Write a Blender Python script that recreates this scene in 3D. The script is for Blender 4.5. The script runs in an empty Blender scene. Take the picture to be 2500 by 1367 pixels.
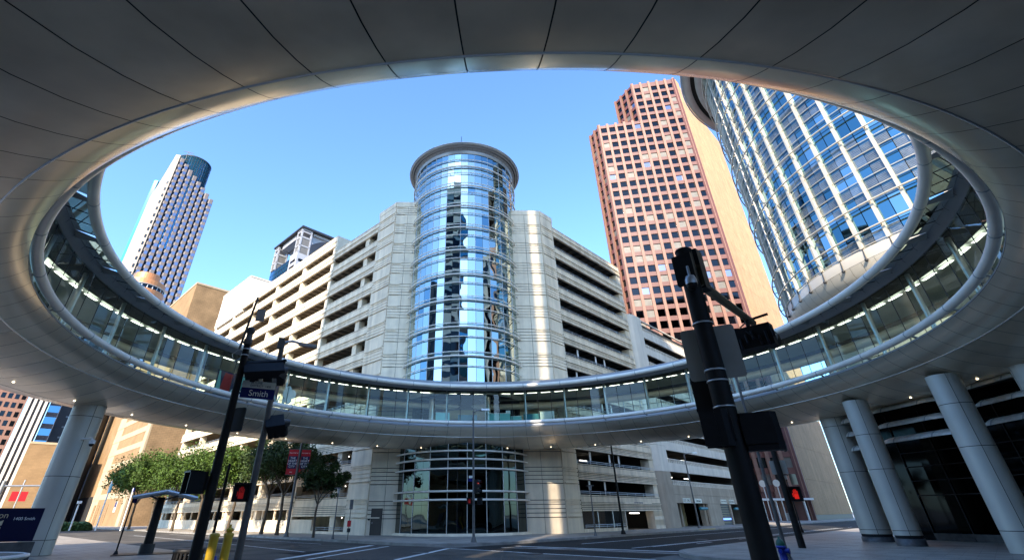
import bpy, bmesh, math, random
from mathutils import Vector, Matrix
random.seed(7)
sc = bpy.context.scene
col = sc.collection
R = math.radians
sin, cos, pi = math.sin, math.cos, math.pi
GRID = R(44.4)                                   # the two streets cross on the diagonal of the view
E1 = Vector((sin(GRID), cos(GRID), 0))           # along the street that leaves to the right
E2 = Vector((-cos(GRID), sin(GRID), 0))          # along the street that leaves to the left
UP = Vector((0, 0, 1))
def ab(a, b, z=0.0): return E1 * a + E2 * b + UP * z
CAM = Vector((0, 0, 1.6))
RC = Vector((1.109, 23.345, 0))                  # centre of the ring of the skywalk
def rp(th, r, z=0.0):                            # ring polar, degrees clockwise from +Y
    t = R(th); return Vector((RC.x + r * sin(t), RC.y + r * cos(t), z))
def pol(az, d, z=0.0): return Vector((d * sin(R(az)), d * cos(R(az)), z))

# ---------------------------------------------------------------- materials
def mat(name, c, rough=0.6, metal=0.0, vary=0.0, scale=2.0, bump=0.0, bscale=20.0, stretch=None, streak=0.0, spec=0.5, brick=None, coat=0.0):
    m = bpy.data.materials.new(name); m.use_nodes = True
    n = m.node_tree.nodes; l = m.node_tree.links; b = n['Principled BSDF']
    b.inputs['Roughness'].default_value = rough; b.inputs['Metallic'].default_value = metal
    b.inputs['Specular IOR Level'].default_value = spec
    b.inputs['Coat Weight'].default_value = coat
    b.inputs['Base Color'].default_value = (*c, 1)
    src = None
    tc = n.new('ShaderNodeTexCoord')
    def noise(sc_, st=None, det=4):
        t = n.new('ShaderNodeTexNoise'); t.inputs['Scale'].default_value = sc_; t.inputs['Detail'].default_value = det
        if st:
            mp = n.new('ShaderNodeMapping'); mp.inputs['Scale'].default_value = st
            l.new(tc.outputs['Object'], mp.inputs['Vector']); l.new(mp.outputs['Vector'], t.inputs['Vector'])
        else: l.new(tc.outputs['Object'], t.inputs['Vector'])
        return t.outputs['Fac']
    def mul(a, fac, lo, hi):
        mr = n.new('ShaderNodeMapRange'); mr.inputs['From Min'].default_value = 0.3; mr.inputs['From Max'].default_value = 0.7
        mr.inputs['To Min'].default_value = lo; mr.inputs['To Max'].default_value = hi
        l.new(fac, mr.inputs['Value'])
        x = n.new('ShaderNodeMix'); x.data_type = 'RGBA'; x.blend_type = 'MULTIPLY'; x.inputs['Factor'].default_value = 1
        if a is None: x.inputs['A'].default_value = (*c, 1)
        else: l.new(a, x.inputs['A'])
        l.new(mr.outputs['Result'], x.inputs['B']); return x.outputs['Result']
    if brick:
        bw, bh, mort, dark = brick
        # brick courses follow the wall: the horizontal run is taken along the two street directions added up
        sx = n.new('ShaderNodeVectorMath'); sx.operation = 'DOT_PRODUCT'; sx.inputs[1].default_value = (1.4, 0.02, 0)
        l.new(tc.outputs['Object'], sx.inputs[0])
        sz = n.new('ShaderNodeSeparateXYZ'); l.new(tc.outputs['Object'], sz.inputs[0])
        cb = n.new('ShaderNodeCombineXYZ'); l.new(sx.outputs['Value'], cb.inputs[0]); l.new(sz.outputs['Z'], cb.inputs[1])
        bt = n.new('ShaderNodeTexBrick'); bt.inputs['Scale'].default_value = 1
        bt.inputs['Brick Width'].default_value = bw; bt.inputs['Row Height'].default_value = bh; bt.inputs['Mortar Size'].default_value = mort
        bt.inputs['Color1'].default_value = (*c, 1); bt.inputs['Color2'].default_value = (*[v * 0.9 for v in c], 1); bt.inputs['Mortar'].default_value = (*[v * dark for v in c], 1)
        l.new(cb.outputs[0], bt.inputs['Vector']); src = bt.outputs['Color']
    if vary: src = mul(src, noise(scale, stretch), 1 - vary, 1 + vary * 0.6)
    if streak: src = mul(src, noise(1.0, (1.6, 1.6, 0.09)), 1 - streak, 1.05)
    if src is not None: l.new(src, b.inputs['Base Color'])
    if bump:
        bp = n.new('ShaderNodeBump'); bp.inputs['Strength'].default_value = bump; bp.inputs['Distance'].default_value = 0.02
        l.new(noise(bscale), bp.inputs['Height']); l.new(bp.outputs['Normal'], b.inputs['Normal'])
    return m
def mirror_glass(name, c, rough=0.02, wob=0.05, wscale=0.6, mixd=0.0):
    m = bpy.data.materials.new(name); m.use_nodes = True
    n = m.node_tree.nodes; l = m.node_tree.links; b = n['Principled BSDF']
    b.inputs['Base Color'].default_value = (*c, 1); b.inputs['Metallic'].default_value = 1 - mixd; b.inputs['Roughness'].default_value = rough
    tc = n.new('ShaderNodeTexCoord'); t = n.new('ShaderNodeTexNoise'); t.inputs['Scale'].default_value = wscale; t.inputs['Detail'].default_value = 1
    l.new(tc.outputs['Object'], t.inputs['Vector'])
    bp = n.new('ShaderNodeBump'); bp.inputs['Strength'].default_value = wob; bp.inputs['Distance'].default_value = 0.3
    l.new(t.outputs['Fac'], bp.inputs['Height']); l.new(bp.outputs['Normal'], b.inputs['Normal'])
    return m
def clear_glass(name, tint, refl=0.12, ior=1.5):
    m = bpy.data.materials.new(name); m.use_nodes = True
    n = m.node_tree.nodes; l = m.node_tree.links; n.remove(n['Principled BSDF'])
    tr = n.new('ShaderNodeBsdfTransparent'); tr.inputs[0].default_value = (*tint, 1)
    gl = n.new('ShaderNodeBsdfGlossy'); gl.inputs['Roughness'].default_value = 0.01; gl.inputs['Color'].default_value = (0.9, 0.95, 0.95, 1)
    fr = n.new('ShaderNodeFresnel'); fr.inputs['IOR'].default_value = ior
    ad = n.new('ShaderNodeMath'); ad.operation = 'ADD'; ad.use_clamp = True; ad.inputs[1].default_value = refl
    mx = n.new('ShaderNodeMixShader'); l.new(fr.outputs[0], ad.inputs[0]); l.new(ad.outputs[0], mx.inputs[0])
    l.new(tr.outputs[0], mx.inputs[1]); l.new(gl.outputs[0], mx.inputs[2]); l.new(mx.outputs[0], n['Material Output'].inputs['Surface'])
    return m
def glow(name, c, s):
    m = bpy.data.materials.new(name); m.use_nodes = True
    b = m.node_tree.nodes['Principled BSDF']; b.inputs['Base Color'].default_value = (*[v * 0.25 for v in c], 1)
    b.inputs['Emission Color'].default_value = (*c, 1); b.inputs['Emission Strength'].default_value = s
    return m
def paving(name, c, size, grid=True):
    m = bpy.data.materials.new(name); m.use_nodes = True
    n = m.node_tree.nodes; l = m.node_tree.links; b = n['Principled BSDF']; b.inputs['Roughness'].default_value = 0.55
    tc = n.new('ShaderNodeTexCoord'); mp = n.new('ShaderNodeMapping'); mp.inputs['Rotation'].default_value = (0, 0, GRID)
    l.new(tc.outputs['Object'], mp.inputs['Vector'])
    t = n.new('ShaderNodeTexBrick'); t.inputs['Scale'].default_value = 1; t.inputs['Brick Width'].default_value = size[0]; t.inputs['Row Height'].default_value = size[1]
    t.inputs['Mortar Size'].default_value = size[2]; t.inputs['Color1'].default_value = (*c, 1); t.inputs['Color2'].default_value = (*[v * 0.82 for v in c], 1)
    t.inputs['Mortar'].default_value = (*[v * 0.45 for v in c], 1); l.new(mp.outputs[0], t.inputs['Vector'])
    no = n.new('ShaderNodeTexNoise'); no.inputs['Scale'].default_value = 0.9; no.inputs['Detail'].default_value = 8; l.new(tc.outputs['Object'], no.inputs['Vector'])
    mr = n.new('ShaderNodeMapRange'); mr.inputs['From Min'].default_value = 0.3; mr.inputs['From Max'].default_value = 0.7; mr.inputs['To Min'].default_value = 0.65; mr.inputs['To Max'].default_value = 1.15
    l.new(no.outputs['Fac'], mr.inputs['Value'])
    x = n.new('ShaderNodeMix'); x.data_type = 'RGBA'; x.blend_type = 'MULTIPLY'; x.inputs['Factor'].default_value = 1
    l.new(t.outputs['Color'], x.inputs['A']); l.new(mr.outputs[0], x.inputs['B']); l.new(x.outputs['Result'], b.inputs['Base Color'])
    bp = n.new('ShaderNodeBump'); bp.inputs['Strength'].default_value = 0.3; bp.inputs['Distance'].default_value = 0.01; l.new(t.outputs['Fac'], bp.inputs['Height']); bp.invert = True
    l.new(bp.outputs[0], b.inputs['Normal'])
    return m
MT = dict(
    hull=mat('hull_panel', (0.66, 0.55, 0.40), 0.28, 0.28, 0.22, 0.6, 0.03, 60, coat=0.15),
    hull2=mat('hull_panel_duller', (0.60, 0.50, 0.365), 0.33, 0.28, 0.24, 0.8, 0.03, 60, coat=0.1),
    hull3=mat('hull_panel_paler', (0.70, 0.59, 0.435), 0.25, 0.28, 0.20, 0.7, 0.03, 60, coat=0.2),
    lip=mat('polished_lip_panel', (0.70, 0.61, 0.47), 0.20, 0.55, 0.10, 0.5, 0.02, 60),
    gap=mat('dark_joint', (0.012, 0.012, 0.012), 0.9),
    seam=mat('bright_trim', (0.78, 0.77, 0.74), 0.25, 0.7),
    tube=mat('brushed_tube', (0.82, 0.76, 0.67), 0.36, 0.1, 0.08, 1.0),
    soffit=mat('grey_fascia', (0.33, 0.335, 0.34), 0.4, 0.3, 0.08, 0.8),
    white=mat('white_paint', (0.74, 0.73, 0.70), 0.45, 0.0, 0.06, 0.7),
    dark=mat('dark_metal', (0.03, 0.03, 0.032), 0.5, 0.3, 0.1, 3),
    black=mat('black_plastic', (0.005, 0.005, 0.006), 0.5, 0.0, 0.4, 14, 0.02, 30, spec=0.25),
    pole=mat('dark_bronze_pole', (0.011, 0.010, 0.009), 0.6, 0.0, 0.35, 5, 0.03, 60, spec=0.2),
    armtan=mat('sunlit_arm_metal', (0.24, 0.20, 0.13), 0.5, 0.2, 0.2, 6, 0.05, 60),  # the tan holds the warm sunlight on the arm in its base colour
    polegrey=mat('galvanised_pole', (0.12, 0.115, 0.11), 0.55, 0.2, 0.2, 6, 0.06, 60),
    steel=mat('light_steel', (0.55, 0.56, 0.57), 0.35, 0.6, 0.08, 4),
    signback=mat('sign_back', (0.30, 0.30, 0.27), 0.5, 0.5, 0.12, 3),
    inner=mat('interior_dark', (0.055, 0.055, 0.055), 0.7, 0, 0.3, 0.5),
    ceil=mat('interior_ceiling', (0.44, 0.47, 0.43), 0.7, 0, 0.1, 1),
    floor=mat('interior_floor', (0.16, 0.155, 0.15), 0.35, 0, 0.1, 1),
    ring_glass=clear_glass('walkway_glass', (0.80, 0.955, 0.915), 0.0, 1.45),
    outer_pane=clear_glass('outer_pane_glass', (0.84, 0.95, 0.92), 0.0, 1.2),
    sky_glass=clear_glass('skylight_glass', (0.72, 0.86, 0.87), 0.06),
    strip=glow('strip_light', (1.0, 0.95, 0.82), 1.6),
    down=glow('downlight_bulb', (1.0, 0.88, 0.62), 1.4),
    tube_light=glow('garage_lamp', (1.0, 0.95, 0.85), 2),
    redhand=glow('red_signal', (1.0, 0.02, 0.008), 0.14),
    redhand_dim=glow('dim_red_signal', (1.0, 0.02, 0.01), 0.03),
    redlamp=glow('red_lamp', (1.0, 0.04, 0.02), 0.2),
    blueglow=glow('blue_screen', (0.12, 0.25, 1.0), 0.8),
    precast=mat('precast_stone', (0.86, 0.72, 0.53), 0.8, 0, 0.10, 0.9, 0.25, 22, streak=0.22, spec=0.25),
    precast2=mat('precast_pier', (0.87, 0.74, 0.55), 0.8, 0, 0.08, 1.4, 0.25, 26, streak=0.16, spec=0.25),
    groove=mat('stone_joint', (0.075, 0.065, 0.055), 0.9, 0, 0.3, 3),
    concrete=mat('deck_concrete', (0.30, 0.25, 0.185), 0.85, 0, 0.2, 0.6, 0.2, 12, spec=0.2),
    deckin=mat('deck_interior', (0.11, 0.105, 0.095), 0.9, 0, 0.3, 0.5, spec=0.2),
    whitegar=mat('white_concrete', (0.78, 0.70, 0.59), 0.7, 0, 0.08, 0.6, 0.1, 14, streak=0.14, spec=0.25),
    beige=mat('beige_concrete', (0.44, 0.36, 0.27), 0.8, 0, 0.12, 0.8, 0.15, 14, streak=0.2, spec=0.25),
    drum_glass=mirror_glass('drum_glass', (0.42, 0.50, 0.48), 0.015, 0.07, 0.45),
    drum_dark=mirror_glass('drum_dark_glass', (0.16, 0.27, 0.33), 0.02, 0.12, 0.5),
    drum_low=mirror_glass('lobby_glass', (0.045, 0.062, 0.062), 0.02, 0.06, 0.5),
    bowl_glass=mirror_glass('bowl_glass', (0.16, 0.30, 0.35), 0.02, 0.10, 0.30),
    slate_glass=mirror_glass('slate_return_glass', (0.09, 0.14, 0.20), 0.05, 0.04, 0.2),
    bowl_pale=mirror_glass('bowl_pale_glass', (0.36, 0.50, 0.54), 0.03, 0.10, 0.30),
    bowl_teal=mirror_glass('bowl_teal_glass', (0.10, 0.22, 0.27), 0.02, 0.10, 0.30),
    bowl_mesh=mat('bowl_mesh_screen', (0.27, 0.28, 0.28), 0.35, 0.55, 0.25, 2.0, 0.5, 60),
    bowl_white=mat('bowl_white_metal', (0.56, 0.50, 0.40), 0.35, 0.15, 0.05, 0.6),
    pink_pier=mat('pink_granite_pier', (0.235, 0.115, 0.076), 0.55, 0, 0.12, 1.2, 0.1, 20, streak=0.12),
    pink_span=mat('pink_granite_band', (0.125, 0.040, 0.030), 0.5, 0, 0.15, 1.2),
    pink_blank=mat('pale_granite_rib', (0.44, 0.26, 0.13), 0.6, 0, 0.14, 0.5, 0.15, 8, streak=0.22),
    far_glass=mirror_glass('window_glass', (0.026, 0.030, 0.036), 0.05, 0.05, 0.2),
    far_glass2=mirror_glass('lilac_window_glass', (0.36, 0.32, 0.37), 0.08, 0.05, 0.2),
    far_blind=mat('window_blind', (0.13, 0.12, 0.105), 0.5, 0.2, 0.2, 1),
    blue_glass=mirror_glass('teal_curtain_glass', (0.05, 0.22, 0.36), 0.08, 0.04, 0.1, 0.15),
    blue_glass2=mirror_glass('blue_band_glass', (0.09, 0.20, 0.34), 0.06, 0.04, 0.1, 0.1),
    tower_grey=mat('tower_grey_panel', (0.145, 0.12, 0.115), 0.6, 0, 0.1, 0.4),
    tower_white=mat('tower_white_panel', (0.30, 0.245, 0.24), 0.55, 0, 0.06, 0.3, brick=(3.2, 3.0, 0.14, 0.72)),
    tower_strip=mat('tower_strip_panel', (0.36, 0.27, 0.20), 0.6, 0, 0.06, 0.5),
    orange=mat('orange_cladding', (0.50, 0.21, 0.08), 0.45, 0.2, 0.12, 1.5),
    portal=mat('portal_grey', (0.36, 0.36, 0.38), 0.5, 0.1, 0.08, 0.3),
    portal2=mat('portal_louvre', (0.15, 0.14, 0.13), 0.6, 0.1, 0.15, 0.8),
    tan=mat('tan_brick', (0.30, 0.19, 0.095), 0.85, 0, 0.16, 0.35, 0.2, 10, brick=(0.9, 0.35, 0.02, 0.8), spec=0.2),
    tanband=mat('cream_band', (0.44, 0.335, 0.21), 0.8, 0, 0.1, 0.7, spec=0.2),
    brown=mat('brown_brick', (0.29, 0.185, 0.095), 0.9, 0, 0.3, 0.35, 0.3, 10, brick=(0.9, 0.35, 0.03, 0.65), spec=0.2),
    cream=mat('cream_wall', (0.70, 0.65, 0.57), 0.8, 0, 0.05, 0.6, brick=(4.0, 0.8, 0.03, 0.8), spec=0.2),
    redbrown=mat('redbrown_panel', (0.30, 0.15, 0.10), 0.7, 0, 0.12, 0.4),
    darkstone=mat('dark_stone', (0.07, 0.065, 0.07), 0.5, 0, 0.2, 0.6),
    asphalt=mat('asphalt', (0.088, 0.079, 0.067), 0.8, 0, 0.5, 0.45, 0.5, 90, spec=0.3),
    asphalt2=mat('fresh_asphalt', (0.014, 0.0135, 0.013), 0.8, 0, 0.4, 0.6, 0.5, 90, spec=0.3),
    land=mat('city_ground', (0.12, 0.115, 0.105), 0.9, 0, 0.3, 0.05),
    walk=paving('pale_pavers', (0.36, 0.32, 0.27), (0.9, 0.45, 0.012)),
    walk2=paving('sidewalk_concrete', (0.38, 0.34, 0.29), (1.6, 1.6, 0.02)),
    kerb=mat('kerb_concrete', (0.28, 0.26, 0.23), 0.85, 0, 0.3, 1.5, 0.3, 20),
    bricks=paving('dark_brick_crossing', (0.058, 0.054, 0.055), (0.5, 0.25, 0.03)),
    paint=mat('road_paint', (0.62, 0.62, 0.60), 0.7, 0, 0.35, 3.0),
    yellow=mat('yellow_paint', (0.62, 0.40, 0.02), 0.5, 0, 0.25, 4.0, 0.2, 20),
    leaf=mat('leaf_green', (0.068, 0.118, 0.016), 0.55, 0, 0.5, 1.3, spec=0.25),
    leaf2=mat('leaf_dark_green', (0.042, 0.070, 0.014), 0.55, 0, 0.5, 1.3, spec=0.25),
    bark=mat('bark', (0.10, 0.075, 0.05), 0.9, 0, 0.4, 4, 0.8, 25),
    bluepaint=mat('blue_paint', (0.01, 0.03, 0.32), 0.35, 0, 0.15, 6),
    greenpaint=mat('green_paint', (0.01, 0.10, 0.06), 0.4, 0, 0.15, 6),
    signblue=mat('sign_blue', (0.002, 0.005, 0.11), 0.5, spec=0.25),
    navy=mat('navy_panel', (0.002, 0.004, 0.035), 0.4, spec=0.25),
    signwhite=mat('sign_white', (0.68, 0.67, 0.58), 0.45),
    letter=mat('white_lettering', (0.82, 0.82, 0.82), 0.5),
    letterdark=mat('dark_lettering', (0.02, 0.02, 0.03), 0.5),
    gold=mat('pale_gold_mark', (0.60, 0.52, 0.36), 0.4),
    redflag=mat('red_banner', (0.50, 0.008, 0.015), 0.6),
    navyflag=mat('navy_banner', (0.012, 0.016, 0.07), 0.6),
    teal=mat('teal_counter', (0.22, 0.55, 0.50), 0.25),
    tealseat=mat('teal_seat', (0.015, 0.16, 0.20), 0.5),
    doorbrown=mat('bronze_door', (0.09, 0.075, 0.06), 0.5, 0.2, 0.1, 2),
    ochre=mat('ochre_wall', (0.42, 0.35, 0.15), 0.6, 0, 0.1, 0.8),
    louvre=mat('perforated_louvre', (0.74, 0.72, 0.66), 0.4, 0.4, 0.15, 6, 0.4, 160),
    column=mat('column_panel', (0.53, 0.51, 0.44), 0.42, 0.1, 0.08, 0.7, 0.03, 40),
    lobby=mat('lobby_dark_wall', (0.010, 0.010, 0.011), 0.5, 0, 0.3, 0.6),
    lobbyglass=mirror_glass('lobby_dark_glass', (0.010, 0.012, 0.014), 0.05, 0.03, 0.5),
    canopy=mat('pale_canopy_panel', (0.50, 0.54, 0.54), 0.3, 0.3, 0.1, 3),
    benchslat=mat('teal_grey_slat', (0.10, 0.14, 0.14), 0.3, 0.2, 0.2, 6),
    granite=mat('dark_granite', (0.09, 0.09, 0.09), 0.4, 0, 0.4, 4),
    hedge=mat('hedge_leaf', (0.05, 0.10, 0.02), 0.6, 0, 0.4, 5),
)

# ---------------------------------------------------------------- mesh helpers
class MB:
    """collects faces (each with a material slot) in a local frame and links them as ONE mesh object"""
    def __init__(s, o=None, u=None, v=None):
        s.v = []; s.f = []; s.m = []; s.o = o or Vector((0, 0, 0)); s.u = u or Vector((1, 0, 0)); s.w = v or Vector((0, 1, 0)); s.smooth = []
    def P(s, a, b, c): return s.o + s.u * a + s.w * b + UP * c
    def add(s, pts, faces, mi=0, sm=False):
        n = len(s.v); s.v += [tuple(p) for p in pts]
        for f in faces: s.f.append([i + n for i in f]); s.m.append(mi); s.smooth.append(sm)
        return s
    def box(s, a0, a1, b0, b1, c0, c1, mi=0):
        if a0 > a1: a0, a1 = a1, a0
        if b0 > b1: b0, b1 = b1, b0
        p = [s.P(x, y, z) for z in (c0, c1) for y in (b0, b1) for x in (a0, a1)]
        f = [(0, 2, 3, 1), (4, 5, 7, 6), (0, 1, 5, 4), (2, 6, 7, 3), (0, 4, 6, 2), (1, 3, 7, 5)]
        if s.u.cross(s.w).z < 0: f = [t[::-1] for t in f]
        return s.add(p, f, mi)
    def quad(s, pts, mi=0): return s.add([s.P(*p) for p in pts], [tuple(range(len(pts)))], mi)
    def prism(s, poly, c0, c1, mi=0, top=None):
        q = [s.P(x, y, 0) for x, y in poly]
        area = sum(q[i].x * q[(i + 1) % len(q)].y - q[(i + 1) % len(q)].x * q[i].y for i in range(len(q)))
        if area < 0: q = q[::-1]
        n = len(q); p = [Vector((t.x, t.y, c0)) for t in q] + [Vector((t.x, t.y, c1)) for t in q]
        s.add(p, [(i, (i + 1) % n, n + (i + 1) % n, n + i) for i in range(n)], mi)
        s.add(p[n:], [tuple(range(n))], mi if top is None else top); s.add(p[:n], [tuple(range(n))[::-1]], mi)
        return s
    def tube(s, pts, r, n=8, mi=0, closed=False, caps=True, local=True):
        P = [s.P(*p) if local else Vector(p) for p in pts]; k = len(P); rs = r if isinstance(r, (list, tuple)) else [r] * k
        rings = []; prev = None
        for i in range(k):
            if closed: t = (P[(i + 1) % k] - P[i - 1])
            else: t = P[min(i + 1, k - 1)] - P[max(i - 1, 0)]
            t = t.normalized()
            if prev is None: x = t.cross(UP) if abs(t.z) < 0.95 else t.cross(Vector((1, 0, 0)))
            else: x = prev - t * prev.dot(t)
            x.normalize(); prev = x; y = t.cross(x)
            rings.append([P[i] + (x * cos(2 * pi * j / n) + y * sin(2 * pi * j / n)) * rs[i] for j in range(n)])
        vs = [p for g in rings for p in g]; fs = []
        for i in range(k if closed else k - 1):
            a, b = i * n, ((i + 1) % k) * n
            fs += [(a + (j + 1) % n, b + (j + 1) % n, b + j, a + j)[::-1] for j in range(n)]
        s.add(vs, fs, mi, True)
        if caps and not closed: s.add(rings[0], [tuple(range(n))[::-1]], mi); s.add(rings[-1], [tuple(range(n))], mi)
        return s
    def sweep(s, centre, prof, th0, th1, n, mi=0, closed=False, sm=True):
        """profile (r, z) swept about a vertical axis, degrees clockwise from +Y"""
        k = len(prof); vs = []
        for i in range(n + 1):
            t = R(th0 + (th1 - th0) * i / n)
            vs += [Vector((centre.x + r * sin(t), centre.y + r * cos(t), z)) for r, z in prof]
        fs = []
        for i in range(n):
            for j in range(k if closed else k - 1):
                a = i * k + j; b = i * k + (j + 1) % k
                fs.append((a, b, b + k, a + k))
        return s.add(vs, fs, mi, sm)
    def ball(s, c, r, mi=0, n=10, m=6, sz=1.0):
        c = s.P(*c); vs = [c + Vector((r * sin(pi * i / m) * cos(2 * pi * j / n), r * sin(pi * i / m) * sin(2 * pi * j / n), r * sz * cos(pi * i / m))) for i in range(m + 1) for j in range(n)]
        return s.add(vs, [(i * n + j, (i + 1) * n + j, (i + 1) * n + (j + 1) % n, i * n + (j + 1) % n) for i in range(m) for j in range(n)], mi, True)
    def build(s, name, mats, parent=None, label=None):
        me = bpy.data.meshes.new(name); me.from_pydata(s.v, [], s.f)
        for m in (mats if isinstance(mats, (list, tuple)) else [mats]): me.materials.append(MT[m] if isinstance(m, str) else m)
        for p, mi, sm in zip(me.polygons, s.m, s.smooth): p.material_index = mi; p.use_smooth = sm
        me.update()
        o = bpy.data.objects.new(name, me); col.objects.link(o)
        if parent is not None: o.parent = parent; o.matrix_parent_inverse = Matrix.Translation(parent.location).inverted() if parent.type == 'EMPTY' else Matrix()
        if label: o['label'] = label
        return o
def tag(o, label=None, cat=None, group=None, kind=None):
    if label: o['label'] = label
    if cat: o['category'] = cat
    if group: o['group'] = group
    if kind: o['kind'] = kind
    return o
def thing(name, label, cat, loc, group=None):
    o = bpy.data.objects.new(name, None); o.location = loc; o.empty_display_size = 0.3; col.objects.link(o)
    return tag(o, label, cat, group)
def structure(name, mb, m): return tag(mb.build(name, m), kind='structure')
def text(parent, s, size, loc, x, up, m='letter', align='CENTER', name='lettering', ext=0.004, label=None):
    cu = bpy.data.curves.new(name, 'FONT'); cu.body = s; cu.size = size; cu.align_x = align; cu.align_y = 'CENTER'; cu.extrude = ext; cu.space_line = 0.95
    cu.materials.append(MT[m])
    x = Vector(x).normalized(); up = Vector(up).normalized(); z = x.cross(up)
    o = bpy.data.objects.new(name, cu); col.objects.link(o)
    M = Matrix((x, up, z)).transposed().to_4x4(); M.translation = Vector(loc)
    o.parent = parent
    if parent is not None and parent.type == 'EMPTY': o.matrix_basis = Matrix.Translation(-parent.location) @ M
    else: o.matrix_basis = M
    dg = bpy.context.evaluated_depsgraph_get(); dg.update(); me = bpy.data.meshes.new_from_object(o.evaluated_get(dg)); me.name = name
    k = bpy.data.objects.new(name, me); col.objects.link(k); k.parent = parent; k.matrix_basis = o.matrix_basis.copy(); bpy.data.objects.remove(o)
    if label: k['label'] = label
    return k
def windows(parent, quads, mats, name='window', limit=100):
    """each pane a mesh of its own: the hundred that show largest as parts, the rest as one"""
    def key(q):
        c = sum(q[0], Vector()) / len(q[0]); nrm = (q[0][1] - q[0][0]).cross(q[0][2] - q[0][1]); d = (CAM - c)
        return -nrm.dot(d.normalized()) / d.length_squared
    qs = sorted(quads, key=key)
    for q, mi in qs[:limit]:
        b = MB(); b.add(q, [tuple(range(len(q)))]); b.build(name, mats[mi], parent)
    if len(qs) > limit:
        b = MB()
        for q, mi in qs[limit:]: b.add(q, [tuple(range(len(q)))], mi)
        tag(b.build(name, list(mats), parent), kind='stuff')
# ---------------------------------------------------------------- the ground, the streets and the four corners
g = MB(); g.quad([(-1500, -1500, -0.02), (1500, -1500, -0.02), (1500, 1500, -0.02), (-1500, 1500, -0.02)]); structure('ground', g, 'land')
FR = dict(o=Vector((0, 0, 0)), u=E1, v=E2)
A0, A1, B0, B1 = 9.5, 21.0, 11.5, 22.7            # kerb lines of the two streets
g = MB(**FR); g.quad([(A0 - 0.2, -150, -0.006), (A1 + 0.2, -150, -0.006), (A1 + 0.2, 260, -0.006), (A0 - 0.2, 260, -0.006)]); structure('road_left', g, 'asphalt')
g = MB(**FR)
g.quad([(A1, B0 - 0.2, -0.002), (320, B0 - 0.2, -0.002), (320, B1 + 0.2, -0.002), (A1, B1 + 0.2, -0.002)]); structure('road_right', g, 'asphalt2')
g = MB(**FR); g.quad([(-150, B0 - 0.2, -0.002), (A0, B0 - 0.2, -0.002), (A0, B1 + 0.2, -0.002), (-150, B1 + 0.2, -0.002)]); structure('road_behind', g, 'asphalt')
def corner_block(name, sa, sb, m, z, ext_a=320, ext_b=260, r=5.0):
    """a block corner with a rounded kerb; sa, sb say on which side of the two streets it lies"""
    a = A1 if sa > 0 else A0; b = B1 if sb > 0 else B0
    ca, cb = a + sa * r, b + sb * r
    arc = [(ca - sa * r * cos(t), cb - sb * r * sin(t)) for t in [pi / 2 * i / 12 for i in range(13)]]
    fa, fb = a + sa * ext_a, b + sb * ext_b
    poly = [(a, fb)] + arc + [(fa, b), (fa, fb)]
    kw = 0.2
    arc2 = [(ca - sa * (r - kw) * cos(t), cb - sb * (r - kw) * sin(t)) for t in [pi / 2 * i / 12 for i in range(13)]]
    inner = [(a + sa * kw, fb)] + arc2 + [(fa, b + sb * kw), (fa, fb)]
    k = MB(**FR); outer = poly[:-1]; inn = inner[:-1]; n = len(outer)
    zo = 0.135
    for i in range(n - 1):
        (x0, y0), (x1, y1), (u0, w0), (u1, w1) = outer[i], outer[i + 1], inn[i], inn[i + 1]
        k.quad([(x0, y0, -0.05), (x1, y1, -0.05), (x1, y1, zo), (x0, y0, zo)])
        k.quad([(x0, y0, zo), (x1, y1, zo), (u1, w1, 0.145), (u0, w0, 0.145)])
    structure('kerb_' + name, k, 'kerb')
    s = MB(**FR); s.prism(inner, -0.05, 0.15); structure('sidewalk_' + name, s, m)
corner_block('far', 1, 1, 'walk2', 0.15)
corner_block('near', -1, -1, 'walk', 0.15, 150, 150)
corner_block('left', -1, 1, 'walk', 0.15, 150)
corner_block('right', 1, -1, 'walk', 0.15, 320, 150)
# painted lines and the dark brick crossings (measured on the ground)
def strip(p, q, w, name='road_marking', m='paint', z=0.006, mb=None):
    p, q = Vector((p[0], p[1], 0)), Vector((q[0], q[1], 0)); d = (q - p).normalized(); s = Vector((-d.y, d.x, 0)) * w / 2
    mb = mb or MB(); mb.add([p - s + UP * z, q - s + UP * z, q + s + UP * z, p + s + UP * z], [(0, 1, 2, 3)]); return mb
br = MB()
br.add([Vector(v) for v in ((-6.4, 34.2, 0.002), (-8.3, 24.5, 0.002), (-3.6, 23.2, 0.002), (-1.6, 30.9, 0.002))], [(0, 1, 2, 3)])
br.add([Vector(v) for v in ((1.9, 30.6, 0.002), (10.6, 23.5, 0.002), (12.2, 25.2, 0.002), (2.6, 32.2, 0.002))], [(0, 1, 2, 3)])
structure('brick_crossing', br, 'bricks')
mk = MB()
for p, q, w in [((-6.7, 34.6), (-8.67, 24.1), 0.42), ((-5.5, 33.4), (-7.4, 24.0), 0.22), ((-1.7, 30.9), (-3.5, 23.4), 0.28),
                ((-1.66, 30.8), (6.97, 22.3), 0.22), ((2.1, 32.5), (11.1, 25.4), 0.30), ((1.2, 31.2), (6.4, 28.3), 0.16), ((3.2, 30.6), (10.4, 24.3), 0.16),
                ((6.28, 34.1), (40, 68.6), 0.16), ((8.1, 29.6), (40, 61.3), 0.14), ((9.6, 30.8), (40.5, 61.0), 0.14),
                ((-15.6, 36.1), (-9.1, 28.9), 0.16), ((-36, 57), (-15.6, 36.1), 0.16), ((-40, 53), (-14, 27), 0.14), ((-34, 60), (-10.5, 36.6), 0.12)]:
    strip(p, q, w, mb=mk)
for i in range(7): strip((13 + 5 * i, 33.2 + 5.1 * i), (14.6 + 5 * i, 34.8 + 5.1 * i), 0.14, mb=mk)
structure('road_marking', mk, 'paint')
yk = MB(**FR)
for a0, a1 in ((55, 59), (70, 74)): yk.box(a0, a1, B1 - 0.01, B1 + 0.22, 0.10, 0.152)
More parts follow.
